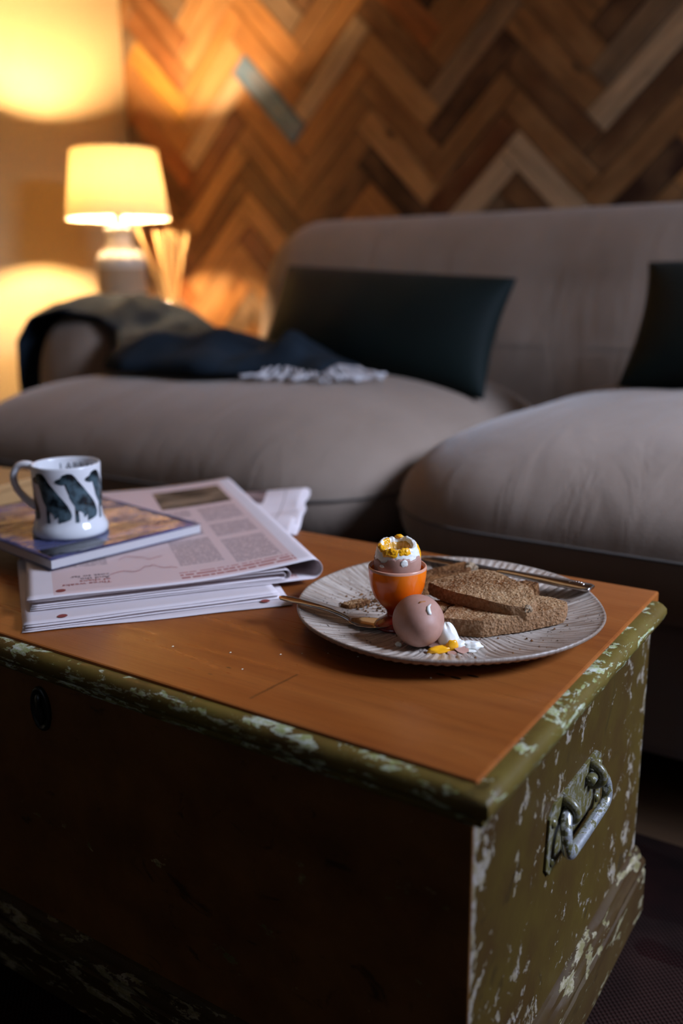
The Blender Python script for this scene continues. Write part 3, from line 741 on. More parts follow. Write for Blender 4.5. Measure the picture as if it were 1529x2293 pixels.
LUMPS = [(-1.345, 1.36, 0.050, 0.060, 0.036), (-1.255, 1.44, 0.040, 0.09, 0.020), (-1.075, 1.46, 0.026, 0.10, 0.040), (-1.60, 1.62, 0.03, 0.12, -0.022), (-1.69, 1.66, 0.02, 0.14, 0.014), (-1.46, 1.56, 0.035, 0.10, -0.015), (-1.17, 1.42, 0.03, 0.08, -0.018)]
def throw_pt(u, v):
    f = u*(len(rows)-1); i = min(int(f), len(rows)-2); t = f-i; t = t*t*(3-2*t)*0.5+t*0.5
    a, b = rows[i], rows[i+1]
    x = a[0]+(b[0]-a[0])*t; yf = a[1]+(b[1]-a[1])*t; yb = a[2]+(b[2]-a[2])*t
    y = yf+(yb-yf)*v
    def zz(r, yy):
        if r[3] is not None:
            drop = 0.030*max(0, (abs(v-0.5)*2))**2.5
            return r[3]-drop
        return seat_top(r[0], yy)+0.006+r[4]*math.sin(PI*min(max(v, 0.0), 1.0))**0.42
    z = zz(a, y)+(zz(b, y)-zz(a, y))*t
    onseat = min(max((x+1.56)/0.12, 0), 1)
    edge_ = math.sin(PI*min(max(v, 0.0), 1.0))**0.5
    for lx, ly, sx, sy, h_ in LUMPS: z += h_*math.exp(-((x-lx+(y-ly)*0.35)/sx)**2-((y-ly)/sy)**2)*edge_
    fold = math.sin(x*26+y*11+1.8*ns((x*4, y*4, 0)))*0.5+math.sin(y*34-x*17+2.2*ns((x*5, y*5, 7)))*0.55
    z += fold*0.011*(0.35+0.65*onseat)*edge_*(1-max(0, (u-0.9)/0.1)*0.7)
    z += 0.007*ns((x*20, y*20, 2))*edge_
    z = max(z, seat_top(x, y)+0.004) if x > -1.86 else z
    yoff = 0.014*math.sin(x*24+1)*onseat*(1-v)
    return Vector((x, y+yoff, z))
throw = thing('throw_blanket', 'charcoal wool throw with pale fringe draped over sofa arm and seat', 'blanket', (-1.45, 1.55, 0.48))
to = MB().grid(throw_pt, 110, 46).obj('blanket_cloth', woolm, throw, smooth=True)
so = to.modifiers.new('thickness', 'SOLIDIFY'); so.thickness = 0.007; so.offset = 1
fr_rng = random.Random(5)
def tassel(p, d, parent):
    pts = [p]; q = Vector(p); L_ = fr_rng.uniform(0.05, 0.085); dd = Vector(d)
    for i in range(7):
        dd = (dd+Vector((fr_rng.uniform(-0.35, 0.35), fr_rng.uniform(-0.35, 0.35), 0))).normalized()
        q = q+dd*(L_/7); q.z = max(seat_top(q.x, q.y)+0.006+fr_rng.uniform(0, 0.004), q.z-0.006 if i > 0 else q.z); pts.append(q.copy())
    MB().tube(pts, [0.0030]*7+[0.0042], 6).obj('tassel', fringe_m, parent, smooth=True)
for i in range(15): tassel(throw_pt(1.0, (i+0.5)/15), (1, -0.35, 0), throw)
for i in range(12): tassel(throw_pt(0.885+0.115*(i+0.5)/12, 0.02), (0.45, -0.75, 0), throw)

# ---------------------------------------------------------------- newspapers, magazine
def newsprint(name, W_, H_, pink=None, blocks=(), photos=(), reds=(), seed=0.0, rules=()):
    m = Mat(name, 0.88, 0.12); v = m.coord(); x, y, z = m.xyz(v)[:3]
    mot = m.noise(v, 30, 3)
    c = m.mix(mot, (0.62, 0.545, 0.545, 1), (0.68, 0.60, 0.60, 1))
    if pink: c = m.mix(m.math('MULTIPLY', m.rect(x, y, *pink), 0.92), c, (0.60, 0.43, 0.40, 1))
    fr_ = 420.0
    ln = m.math('GREATER_THAN', m.math('FRACT', m.math('MULTIPLY', y, fr_)), 0.42)
    row = m.math('FLOOR', m.math('MULTIPLY', y, fr_))
    cv = m.n('ShaderNodeCombineXYZ'); m.put(cv.inputs[0], m.math('MULTIPLY', x, 330.0)); m.put(cv.inputs[1], m.math('MULTIPLY', row, 7.31)); cv.inputs[2].default_value = seed
    wn_ = m.math('GREATER_THAN', m.noise(cv.outputs[0], 1.0, 1), 0.40)
    txt = m.math('MULTIPLY', ln, wn_)
    mask = None
    for b in blocks:
        r = m.rect(x, y, *b); mask = r if mask is None else m.math('MAXIMUM', mask, r)
    if mask is not None: c = m.mix(m.math('MULTIPLY', m.math('MULTIPLY', txt, mask), 0.62), c, (0.10, 0.085, 0.085, 1))
    for (b, c1, c2) in photos:
        pn = m.ramp(m.noise(m.mapping(v, (16, 38, 1)), 1.0, 4, 0.6, 0.6), [(0.38, c1), (0.62, c2)])
        c = m.mix(m.rect(x, y, *b), c, pn)
    for b in reds:   # headline of word-like dashes, too small to read
        f2 = 110.0
        l2 = m.math('GREATER_THAN', m.math('FRACT', m.math('MULTIPLY', y, f2)), 0.45)
        cw = m.n('ShaderNodeCombineXYZ'); m.put(cw.inputs[0], m.math('MULTIPLY', x, 210.0)); m.put(cw.inputs[1], m.math('FLOOR', m.math('MULTIPLY', y, f2)))
        w2 = m.math('GREATER_THAN', m.noise(cw.outputs[0], 1.0, 1), 0.43)
        c = m.mix(m.math('MULTIPLY', m.math('MULTIPLY', m.math('MULTIPLY', l2, w2), m.rect(x, y, *b)), 0.75), c, (0.32, 0.07, 0.055, 1))
    for b in rules: c = m.mix(m.math('MULTIPLY', m.rect(x, y, *b), 0.5), c, (0.12, 0.1, 0.1, 1))
    m.base(c); m.bump(m.noise(v, 14, 3), 0.12, 0.002)
    return m
def local_thing(name, label, cat, loc, rotz, group=None):
    o = thing(name, label, cat, loc, group); o.rotation_euler = (0, 0, rotz); return o
def local_mesh(name, mb, mat, parent, smooth=True, solid=0.0):
    me = bpy.data.meshes.new(name); me.from_pydata(mb.V, [], mb.F); me.update()
    if smooth: me.polygons.foreach_set('use_smooth', [True]*len(me.polygons))
    o = link(name, me, mat, parent)
    if solid:
        s_ = o.modifiers.new('thickness', 'SOLIDIFY'); s_.thickness = solid; s_.offset = 0
    return o

# lower paper: loose flat sheets
ROT_A = math.radians(53)
pa = local_thing('newspaper', 'flat open newspaper lying directly on the chest top under folded one', 'newspaper', (-0.654, 0.4755, T), ROT_A)
a_m = newsprint('lower_newsprint', 0.25, 0.44, None, [(0.03, 0.12, 0.05, 0.42), (0.13, 0.22, 0.05, 0.42)], seed=2.0)
ALAY = [(0.0010, 0.0, 0.0, -4.0, 0.245), (0.0022, 0.003, 0.002, 0.0, 0.235), (0.0034, 0.001, 0.0045, 0.5, 0.236), (0.0046, 0.0035, 0.003, 0.0, 0.235), (0.0058, 0.002, 0.006, 0.4, 0.236)]
for i, (z, ox, oy, rot, w_) in enumerate(ALAY):
    cr, sr = math.cos(math.radians(rot)), math.sin(math.radians(rot))
    def fn(u, v, z=z, ox=ox, oy=oy, w_=w_, i=i):
        x, y = u*w_, v*0.215
        zz = z+0.0006*ns((x*13, y*13, i*3.0))+0.0012*max(0, ns((x*7+4, i, 1.0)))*math.exp(-y/0.02)*(1 if i > 0 else 0.3)
        return Vector((ox+x*cr-y*sr, oy+x*sr+y*cr+0.0016*ns((x*12, i*2.0, 0)), max(zz, 0.0004)))
    local_mesh('sheet', MB().grid(fn, 30, 24), a_m, pa, True, 0.0005)
for (x, y) in ((0.036, 0.0165), (0.222, -0.001)):
    zz = 0.0066 if x < 0.1 else 0.0026
    mb = MB().add([(x, y, zz)]+[(x+0.0045*math.cos(2*PI*i/20), y+0.0045*math.sin(2*PI*i/20), zz) for i in range(20)], [(0, 1+i, 1+(i+1) % 20) for i in range(20)])
    local_mesh('page_spot', mb, spot_red, pa, False)

# behind: another paper, crumpled at its free edge, reaching past the back edge of the chest
pc_ = local_thing('newspaper', 'crumpled newspaper poking out behind the folded one over the chest back', 'newspaper', (-0.985, 0.700, T), math.radians(32))
c_m = newsprint('back_newsprint', 0.44, 0.28, None, [(0.05, 0.18, 0.04, 0.14)], [((0.19, 0.325, 0.10, 0.24), (0.07, 0.04, 0.04, 1), (0.30, 0.2, 0.18, 1))], seed=5.0, rules=((0.352, 0.354, 0.0, 0.24),))
for i in range(3):
    def fn(u, v, i=i):
        x, y = 0.10+u*(0.285-0.004*i), -0.06+v*(0.245-0.006*i)
        k = max(0, (x-0.30)/0.07)
        zz = 0.0014+0.0016*i+k*(0.008*ns((x*16, y*20, i*0.6))+0.002)
        return Vector((x+0.010*k*ns((y*14, 3.0, i*0.4)), y, max(zz, 0.0006+0.0015*i)))
    local_mesh('sheet', MB().grid(fn, 40, 34), c_m, pc_, True, 0.0005)

# folded newspaper on top
ROT_B = math.radians(52); BW, BH = 0.285, 0.440; BZ0 = 0.0072
pbn = local_thing('newspaper', 'folded pink-tinted newspaper with curled fold beside the plate', 'newspaper', (-0.680, 0.503, T+BZ0), ROT_B)
b_m = newsprint('pink_newsprint', BW, BH, (0.024, 0.262, 0.006, 0.425),
                [(0.034, 0.080, 0.088, 0.135), (0.150, 0.196, 0.055, 0.150), (0.150, 0.196, 0.165, 0.235), (0.150, 0.196, 0.25, 0.285), (0.206, 0.254, 0.040, 0.130), (0.206, 0.254, 0.145, 0.20), (0.206, 0.254, 0.212, 0.285), (0.090, 0.142, 0.16, 0.28), (0.034, 0.080, 0.15, 0.28)],
                [((0.165, 0.256, 0.300, 0.400), (0.055, 0.035, 0.02, 1), (0.24, 0.16, 0.10, 1))], [(0.145, 0.262, 0.012, 0.034)], seed=1.0)
def b_top(x, y):
    return 0.0105+0.0110*max(0, (x-0.15)/0.13)**1.6*(1-0.35*y/BH)+0.0005*ns((x*14, y*10, 0))
def ribbon(fold, ztopf, zbot, x0, yoff, seed):
    def fn(u, v):
        y = yoff+v*(BH-yoff*1.4)
        y += 0.0012*ns((u*7, seed, 0))
        rz = (ztopf(fold-0.02, y)-zbot)/2; rl = fold-rz*1.15
        if u < 0.42: x = x0+(rl-x0)*(u/0.42); z = ztopf(x, y)
        elif u < 0.62:
            a = PI*(u-0.42)/0.20; zc = (ztopf(rl, y)+zbot)/2; r = (ztopf(rl, y)-zbot)/2
            x = rl+math.sin(a)*(fold-rl); z = zc+r*math.cos(a)
        else: x = rl+(x0+0.002-rl)*((u-0.62)/0.38); z = zbot+0.0004*ns((x*20, y*9, seed))
        return Vector((x, y, z))
    return MB().grid(fn, 90, 30)
local_mesh('sheet', ribbon(BW, b_top, 0.0003, 0.0, 0.0, 0.0), b_m, pbn, True, 0.0005)
local_mesh('sheet', ribbon(0.252, lambda x, y: min(b_top(x, y)-0.0016, 0.0122-0.0035*max(0, (0.2-x)/0.2)), 0.0018, 0.001, 0.0015, 3.0), a_m, pbn, True, 0.0005)
local_mesh('sheet', ribbon(0.247, lambda x, y: 0.0088-0.0016*max(0, (0.2-x)/0.2), 0.0034, 0.002, 0.003, 6.0), a_m, pbn, True, 0.0005)
def headline(body, x, y, size, mat):
    """print lying on the page, set upside down as the paper is turned"""
    me = text_mesh(body, size, 0.95); me.name = 'headline_print'
    for v in me.vertices:
        X, Y = x-v.co.x, y-v.co.y; v.co = Vector((X, Y, b_top(X, Y)+0.0006))
    me.update(); link('headline_print', me, mat, pbn)
headline('Three weeks\nof chaos', 0.0790, 0.0340, 0.0088, letter_red)
headline('And the\ncost so far', 0.0790, 0.0500, 0.0088, letter_dark)
sp_ = MB().add([(0.031, 0.017, b_top(0.03, 0.02)+0.0006)]+[(0.031+0.0045*math.cos(2*PI*i/20), 0.017+0.0045*math.sin(2*PI*i/20), b_top(0.03, 0.02)+0.0006) for i in range(20)], [(0, 1+i, 1+(i+1) % 20) for i in range(20)])
local_mesh('page_spot', sp_, spot_red, pbn, False)
def chart(pts, parent):
    P_ = [(x, y, b_top(x, y)+0.0007) for x, y in pts]
    V = []; Fc = []
    for i, (x, y, z) in enumerate(P_): V += [(x, y-0.0006, z), (x, y+0.0006, z)]
    for i in range(len(P_)-1): Fc.append((2*i, 2*i+2, 2*i+3, 2*i+1))
    local_mesh('chart_line', MB().add(V, Fc), letter_red, parent, False)
cr_ = random.Random(8)
ch = [(0.080, 0.052), (0.087, 0.058), (0.095, 0.060), (0.102, 0.053), (0.110, 0.056), (0.116, 0.068), (0.120, 0.066), (0.124, 0.071), (0.129, 0.060), (0.134, 0.055), (0.141, 0.056), (0.146, 0.051)]
chart([(x+cr_.uniform(-0.001, 0.001), y) for x, y in ch], pbn)
chart([(0.092+0.005*i, 0.100+0.008*ns((i*0.9, 2.2, 0))+0.008*math.sin(i*0.7)) for i in range(10)], pbn)

# magazine
ROT_M = math.atan2(0.184, 0.034); MW, ML, MT = 0.189, 0.262, 0.0105; MZ = T+0.0200
mg = local_thing('magazine', 'glossy magazine with dark blue cover lying under the dog mug', 'magazine', (-0.7285, 0.5720, MZ), ROT_M)
cov = Mat('glossy_cover', 0.12, 0.45); v = cov.coord(); cx_, cy_, _z = cov.xyz(v)[:3]
cn = cov.noise(cov.mapping(v, (9, 24, 1)), 1.0, 5, 0.6, 0.5)
cc = cov.ramp(cn, [(0.34, (0.010, 0.012, 0.030, 1)), (0.46, (0.05, 0.055, 0.14, 1)), (0.58, (0.10, 0.105, 0.21, 1)), (0.72, (0.22, 0.16, 0.12, 1))])
cc = cov.mix(cov.rect(cx_, cy_, 0.006, 0.075, 0.012, 0.040), cc, (0.008, 0.009, 0.010, 1))
cov.base(cc); cov.bump(cov.noise(cov.mapping(v, (16, 34, 1)), 1.0, 3), 0.6, 0.006)
pages = MB()
def mag_bow(x, y): return 0.0014*math.sin(x*17)*math.sin(y*12+0.6)
for z0, z1, ins in ((0.0008, MT-0.0008, 0.0008),):
    n_ = 24
    for side in range(1):
        outl_ = [(ins+(MW-2*ins)*i/n_, ins) for i in range(n_)]+[(MW-ins, ins+(ML-2*ins)*i/n_) for i in range(n_)]+[(MW-ins-(MW-2*ins)*i/n_, ML-ins) for i in range(n_)]+[(ins, ML-ins-(ML-2*ins)*i/n_) for i in range(n_)]
        pages.sweep([[Vector((x, y, z0)) for x, y in outl_], [Vector((x, y, z1)) for x, y in outl_]], cap=True)
local_mesh('pages', pages, paper_edge, mg, False)
local_mesh('front_cover', MB().grid(lambda u, v: Vector((u*MW, v*ML, MT)), 24, 30), cov, mg, True, 0.0006)
local_mesh('back_cover', MB().grid(lambda u, v: Vector((u*MW, v*ML, 0.0004)), 4, 4), cov, mg, True, 0.0006)
MTOP = MZ+MT+0.0003

# small wooden box at the far end of the chest
bxm = plain('pale_box_wood', (0.42, 0.24, 0.10, 1), 0.5, 0.3, 0, (60, 0.3, 0.002))
wbx = local_thing('wooden_box', 'pale wooden box on the chest top beyond the magazine', 'box', (-1.115, 0.752, T), math.radians(8))
def lbox(x0, x1, y0, y1, z0, z1): return MB().box(x0, x1, y0, y1, z0, z1)
for nm, b in (('side_board', (-0.085, 0.085, -0.06, -0.052, 0, 0.034)), ('side_board', (-0.085, 0.085, 0.052, 0.06, 0, 0.034)), ('side_board', (0.077, 0.085, -0.052, 0.052, 0, 0.034)),
              ('side_board', (-0.085, -0.077, -0.052, 0.052, 0, 0.034)), ('box_lid', (-0.089, 0.089, -0.064, 0.064, 0.034, 0.043)), ('bottom_board', (-0.077, 0.077, -0.052, 0.052, 0, 0.005))):
    o = local_mesh(nm, lbox(*b), bxm, wbx, False); q = o.modifiers.new('bevel', 'BEVEL'); q.width = 0.0015; q.segments = 2

# ---------------------------------------------------------------- mug
MX, MY = -0.797, 0.657
mug = thing('mug', 'white mug printed with a row of sitting black dogs', 'mug', (MX, MY, MTOP))
def mrad(z): return 0.0362+0.0012*max(0, (z-0.05)/0.028)
mp = [(0, 0.003), (0.034, 0.003), (0.036, 0.0), (0.040, 0.0008), (0.0412, 0.004), (0.0405, 0.009), (0.0385, 0.0135), (0.0368, 0.0165), (mrad(0.02), 0.0195), (mrad(0.03), 0.03), (mrad(0.05), 0.05),
      (mrad(0.066), 0.066), (mrad(0.0765), 0.0765), (mrad(0.078)-0.0008, 0.0788), (mrad(0.078)-0.002, 0.0786), (0.0343, 0.0765), (0.0335, 0.05), (0.0333, 0.015), (0.030, 0.009), (0, 0.008)]
MB().lathe(mp, (MX, MY, MTOP), 72).obj('mug_body', ceramic, mug, smooth=True, origin=(MX, MY, MTOP))
hd = Vector((-0.86, -0.51, 0)).normalized(); c0 = Vector((MX, MY, MTOP))
hp = catmull([c0+hd*r+Vector((0, 0, z)) for r, z in ((0.034, 0.0715), (0.043, 0.0765), (0.0535, 0.0745), (0.0595, 0.064), (0.0575, 0.051), (0.0505, 0.041), (0.0435, 0.034), (0.0345, 0.0285))], 6)
nh = len(hp); hrad = [0.0062-0.0016*math.sin(PI*i/(nh-1)) for i in range(nh)]
MB().tube(hp, hrad, 12, squash=0.8).obj('mug_handle', ceramic, mug, smooth=True)
dog = [(590, 435), (612, 414), (655, 400), (684, 362), (735, 345), (790, 352), (826, 392), (862, 450), (915, 520), (965, 590), (1015, 655), (1062, 725), (1090, 790), (1102, 850), (1085, 895), (1020, 918), (962, 930), (946, 945),
       (940, 900), (946, 850), (930, 805), (918, 830), (916, 880), (900, 885), (893, 835), (862, 808), (838, 806), (832, 860), (842, 905), (838, 948), (792, 950), (806, 880), (816, 800), (798, 742), (768, 690), (742, 630), (736, 560), (744, 500), (735, 468), (700, 476), (668, 482), (625, 470), (600, 456)]
import bmesh
bmd = bmesh.new()
vs_ = [bmd.verts.new(((x-760)/600*0.0555, 0, (950-y)/600*0.0555)) for x, y in dog]
fcs = bmd.faces.new(vs_)
bmesh.ops.triangulate(bmd, faces=[fcs])
bmesh.ops.subdivide_edges(bmd, edges=[e for e in bmd.edges if e.calc_length() > 0.006], cuts=2, use_grid_fill=True)
for v_ in bmd.verts:
    z = v_.co.z+0.0172; r = mrad(z)+0.00025; a = v_.co.x/0.0364
    v_.co = Vector((r*math.sin(a), -r*math.cos(a), z))
bmesh.ops.triangulate(bmd, faces=bmd.faces[:])
dogme = bpy.data.meshes.new('dog_motif'); bmd.to_mesh(dogme); bmd.free(); dogme.materials.append(ink.m)
dogme.polygons.foreach_set('use_smooth', [True]*len(dogme.polygons))
view_a = math.atan2(-MY, -MX)              # towards the viewer's side of the mug
for i in range(7):
    o = bpy.data.objects.new('dog_motif', dogme); COL.objects.link(o); o.parent = mug
    o.rotation_euler = (0, 0, view_a+PI/2+math.radians(4)+math.radians(50.0)*(i-1))
lm = text_mesh('LABRADOR', 0.0125); lm.name = 'lettering'
for v_ in lm.vertices:
    a = view_a+PI+math.radians(12)-v_.co.x/0.0338; z = 0.0635+v_.co.y; r = 0.03365+0.0006*(z-0.06)/0.015
    v_.co = Vector((r*math.cos(a), r*math.sin(a), z))
lm.update(); link('lettering', lm, letter, mug)

# ---------------------------------------------------------------- plate
PX, PY = -0.350, 0.702
def wavy(a): return 1+0.010*math.sin(3*a+0.8)+0.006*math.sin(5*a+2.0)+0.004*math.sin(8*a)
def pl_top(r):
    if r < 0.088: return 0.0062+0.0006*(r/0.088)**2
    t = (r-0.088)/(0.136-0.088); return 0.0068+0.0128*t**1.35
prof = [(0, 0.0022), (0.070, 0.0022), (0.074, 0.0), (0.082, 0.0), (0.086, 0.0022), (0.100, 0.0035), (0.118, 0.0085), (0.131, 0.0135), (0.1352, 0.0162), (0.1362, 0.0183), (0.1354, 0.0199), (0.1338, pl_top(0.1338)+0.0002)]
prof += [(r, pl_top(r)) for r in [0.131-0.004*i for i in range(30)]]+[(0.008, pl_top(0.008)), (0, pl_top(0))]
def pfn(i_top):
    def fn(r, z, a):
        k = wavy(a) if r > 0.1 else 1+(wavy(a)-1)*r/0.1
        z2 = z
        if z > 0.0055 and r > 0.012 and r < 0.134:
            z2 += (0.00055*math.sin(a*104+6*r*math.sin(a*3)))*min(1, (r-0.012)/0.04)*(1.0 if r > 0.09 else 0.7)
        return r*k, z2
    return fn
plate = MB().lathe(prof, (PX, PY, T), 520, pfn(0)).obj('plate', platem, smooth=True, origin=(PX, PY, T))
tag(plate, 'grey speckled stoneware dinner plate with fluted surface and brown edge', 'plate')
def pz_at(x, y): return T+pl_top(min(math.hypot(x-PX, y-PY), 0.135))

# ---------------------------------------------------------------- egg cup and eggs
EX, EY = -0.3745, 0.6535
EZ = pz_at(EX, EY)
cup = thing('egg_cup', 'glossy orange egg cup fading to red at its foot', 'egg cup', (EX, EY, EZ))
cpr = [(0, 0.0012), (0.016, 0.0), (0.0198, 0.0006), (0.0205, 0.0022), (0.0185, 0.0042), (0.013, 0.0072), (0.0098, 0.0105), (0.0092, 0.0135), (0.0112, 0.0172), (0.0165, 0.0225), (0.0208, 0.0295), (0.0236, 0.038), (0.0249, 0.047), (0.0253, 0.0535)]
MB().lathe(cpr, (EX, EY, EZ), 64).obj('cup_body', orange, cup, smooth=True, origin=(EX, EY, EZ))
MB().lathe([(0.0253, 0.0535), (0.02515, 0.0552), (0.0244, 0.0560), (0.0235, 0.0553), (0.0228, 0.053)], (EX, EY, EZ), 64).obj('cup_rim', rimglaze, cup, smooth=True)
MB().lathe([(0.0228, 0.053), (0.0212, 0.044), (0.017, 0.033), (0.010, 0.0265), (0, 0.0245)], (EX, EY, EZ), 48).obj('cup_inside', orange, cup, smooth=True, origin=(EX, EY, EZ))

egg = thing('boiled_egg', 'opened soft boiled egg with runny yolk sitting in the egg cup', 'egg', (EX, EY, EZ+0.026))
EC = EZ+0.0565                                  # egg centre height
va = math.atan2(-EY, -EX)                       # side facing the room
def egg_r(z, a=0.0203, b=0.0305):
    t = max(-1, min(1, z/b)); return a*math.sqrt(max(0, 1-t*t))*(1+0.07*t)
def jag(a):
    d = a-va
    return 0.0085+0.0018*math.sin(2*d+0.9)+0.0010*math.sin(5*d+2)+0.0009*ns((math.cos(a)*6, math.sin(a)*6, 1))+0.0007*(1 if math.sin(9*a+1) > 0.2 else -1)
n = 120; rowsN = 22; V = []; Fc = []
for i in range(n):
    a = 2*PI*i/n; zt_ = jag(a)
    for j in range(rowsN):
        t = j/(rowsN-1); z = -0.0300+(zt_+0.0300)*t; r = egg_r(z); V.append((EX+r*math.cos(a), EY+r*math.sin(a), EC+z))
    r = egg_r(zt_)-0.0005; V.append((EX+r*math.cos(a), EY+r*math.sin(a), EC+zt_-0.0001))
m_ = rowsN+1
for i in range(n):
    for j in range(m_-1): Fc.append((i*m_+j, ((i+1) % n)*m_+j, ((i+1) % n)*m_+j+1, i*m_+j+1))
MB().add(V, Fc).obj('shell', shellm, egg, smooth=True)
def wtop(a):
    d = a-va
    return 0.0185-0.0022*math.cos(d)+0.0009*math.sin(3*d+1)+0.0010*ns((math.cos(a)*4, math.sin(a)*4, 4))
def white_ring(a):
    zt_ = wtop(a); ring = [(egg_r(z)-0.0005, z) for z in [0.003+(zt_-0.003)*k/7 for k in range(8)]]
    ro = ring[-1][0]; ri = ro-0.0040-0.0007*math.sin(3*a)
    return ring+[(ro-0.0011, zt_+0.0008), (ri+0.0011, zt_+0.0007), (ri, zt_-0.0008), (ri-0.0006, zt_-0.004), (ri-0.002, zt_-0.008), (ri-0.005, zt_-0.0108), (ri*0.35, zt_-0.0118), (0.0002, zt_-0.0118)]
def white_pt(a, s_, lift=0.0):
    rg = white_ring(a); f = s_*(len(rg)-1); i = min(int(f), len(rg)-2); t = f-i
    r = rg[i][0]+(rg[i+1][0]-rg[i][0])*t; z = rg[i][1]+(rg[i+1][1]-rg[i][1])*t
    dr, dz = rg[i+1][0]-rg[i][0], rg[i+1][1]-rg[i][1]; L_ = math.hypot(dr, dz) or 1
    d = 0.00045*ns((math.cos(a)*r*420, math.sin(a)*r*420, z*420))+lift
    r += dz/L_*d; z -= dr/L_*d
    return Vector((EX+r*math.cos(a), EY+r*math.sin(a), EC+z))
ew = MB().grid(lambda u, v: white_pt(2*PI*u, v), 97, 61).obj('egg_white', whitem, egg, smooth=True)
def yolk_patch(d0, d1, s0, s1, seed, lift=0.0008):
    def fn(u, v):
        e = (math.sin(PI*u)*math.sin(PI*v))
        k = e*2.2-0.35+0.55*ns((u*4+seed, v*4, seed))
        a = va+math.radians(d0+(d1-d0)*u); s_ = s0+(s1-s0)*v
        return white_pt(a, s_, max(-0.0009, min(1.0, k)*lift*(1+0.5*ns((u*9, v*9, seed)))) if 0.02 < u < 0.98 and 0.02 < v < 0.98 else -0.0012)
    return MB().grid(fn, 44, 30)
for i, (d0, d1, s0, s1, lf) in enumerate(((-88, -40, 0.36, 0.70, 0.0009), (-48, 6, 0.26, 0.62, 0.0009), (2, 40, 0.30, 0.60, 0.0008), (78, 108, 0.05, 0.50, 0.0007), (215, 258, 0.58, 0.82, 0.0007))):
    yolk_patch(d0, d1, s0, s1, i*3.7, lf).obj('yolk', yolkm, ew, smooth=True)
MB().grid(lambda u, v: white_pt(2*PI*u, 0.70+0.30*v, 0.0006 if v > 0.06 else -0.0004), 61, 14).obj('yolk', yolk_in, ew, smooth=True)
def blob(c, h, seed, amp=0.25, nu=24, nv=14, rotz=0):
    cz_, sz_ = math.cos(rotz), math.sin(rotz)
    def fn(u, v):
        a = 2*PI*u; b = -PI/2+PI*v; d = Vector((math.cos(b)*math.cos(a), math.cos(b)*math.sin(a), math.sin(b)))
        k = 1+amp*ns(d*1.7+Vector((seed, 0, 0)))+amp*0.4*ns(d*4+Vector((0, seed, 0)))
        x, y, z = d.x*h[0]*k, d.y*h[1]*k, d.z*h[2]*k
        return Vector((c[0]+x*cz_-y*sz_, c[1]+x*sz_+y*cz_, c[2]+z))
    return MB().grid(fn, nu+1, nv+1)
def on_egg(da, z, lift=0.0004):
    a = va+math.radians(da); r = egg_r(z)+lift; return (EX+r*math.cos(a), EY+r*math.sin(a), EC+z)
blob(on_egg(16, 0.0065, 0.0), (0.0034, 0.0006, 0.0030), 3.0, rotz=va+PI/2+0.28).obj('white_bit', whitem, egg, smooth=True)
blob(on_egg(-40, 0.0028, 0.0), (0.0024, 0.0008, 0.0014), 5.0, rotz=va+PI/2-0.7).obj('white_bit', whitem, egg, smooth=True)
blob(white_pt(va+PI*0.97, 0.58, 0.0006), (0.0036, 0.0026, 0.0018), 8.0, rotz=va+PI/2).obj('yolk', yolkm, ew, smooth=True)

# whole brown egg lying against the foot of the cup
GX, GY = -0.3375, 0.6245; GZ = pz_at(GX, GY)
egg2 = thing('boiled_egg', 'whole brown boiled egg lying on the plate against the egg cup', 'egg', (GX, GY, GZ))
ax = Vector((0.62, -0.78, 0.06)).normalized(); sx_ = ax.cross(Vector((0, 0, 1))).normalized(); ux_ = sx_.cross(ax)
gc = Vector((GX, GY, GZ+0.0209))
def egg2_pt(u, v):
    b = PI*v; z = 0.0262*math.cos(b); r = 0.0212*math.sin(b)*(1-0.09*math.cos(b)); a = 2*PI*u
    return gc+ax*z+sx_*r*math.cos(a)+ux_*r*math.sin(a)
MB().grid(egg2_pt, 49, 33).obj('shell', shellm, egg2, smooth=True)
def at_egg2(dirv, lift=0.0):
    d = Vector(dirv).normalized(); best = max((egg2_pt(i/60, j/60)-gc for i in range(60) for j in range(1, 60)), key=lambda p: p.normalized().dot(d)); return gc+best*(1+lift)
tocam = (Vector((0, 0, CAM_Z))-gc).normalized(); rt = tocam.cross(Vector((0, 0, 1))).normalized()*-1; up_ = rt.cross(tocam)*-1
if up_.z < 0: up_ = -up_
bit = MB(); cpts = [(0.0085, 0.0135), (0.0068, 0.0115), (0.0066, 0.0085), (0.0078, 0.0058), (0.0092, 0.0050)]
def egg2_surf(x, y, lift):   # x right, y up as seen from the front
    d = tocam*math.sqrt(max(0.0216**2-x*x-y*y, 1e-6))+rt*x+up_*y; return at_egg2(d, lift)
bit.tube([egg2_surf(x, y, 0.02) for x, y in cpts], [0.0007, 0.0014, 0.0019, 0.0017, 0.0006], 8, squash=0.7).obj('white_bit', whitem, egg2, smooth=True)
MB().tube([egg2_surf(x, y, 0.003) for x, y in ((-0.001, 0.0145), (0.002, 0.0160), (0.005, 0.0165))], [0.0006, 0.0011, 0.0006], 8, squash=0.5).obj('yolk_smear', stain, egg2, smooth=True)
bb = gc+rt*-0.0165+tocam*0.004; bb.z = pz_at(bb.x, bb.y)+0.0015
blob(bb, (0.0028, 0.0022, 0.0022), 4.0).obj('white_bit', whitem, egg2, smooth=True)

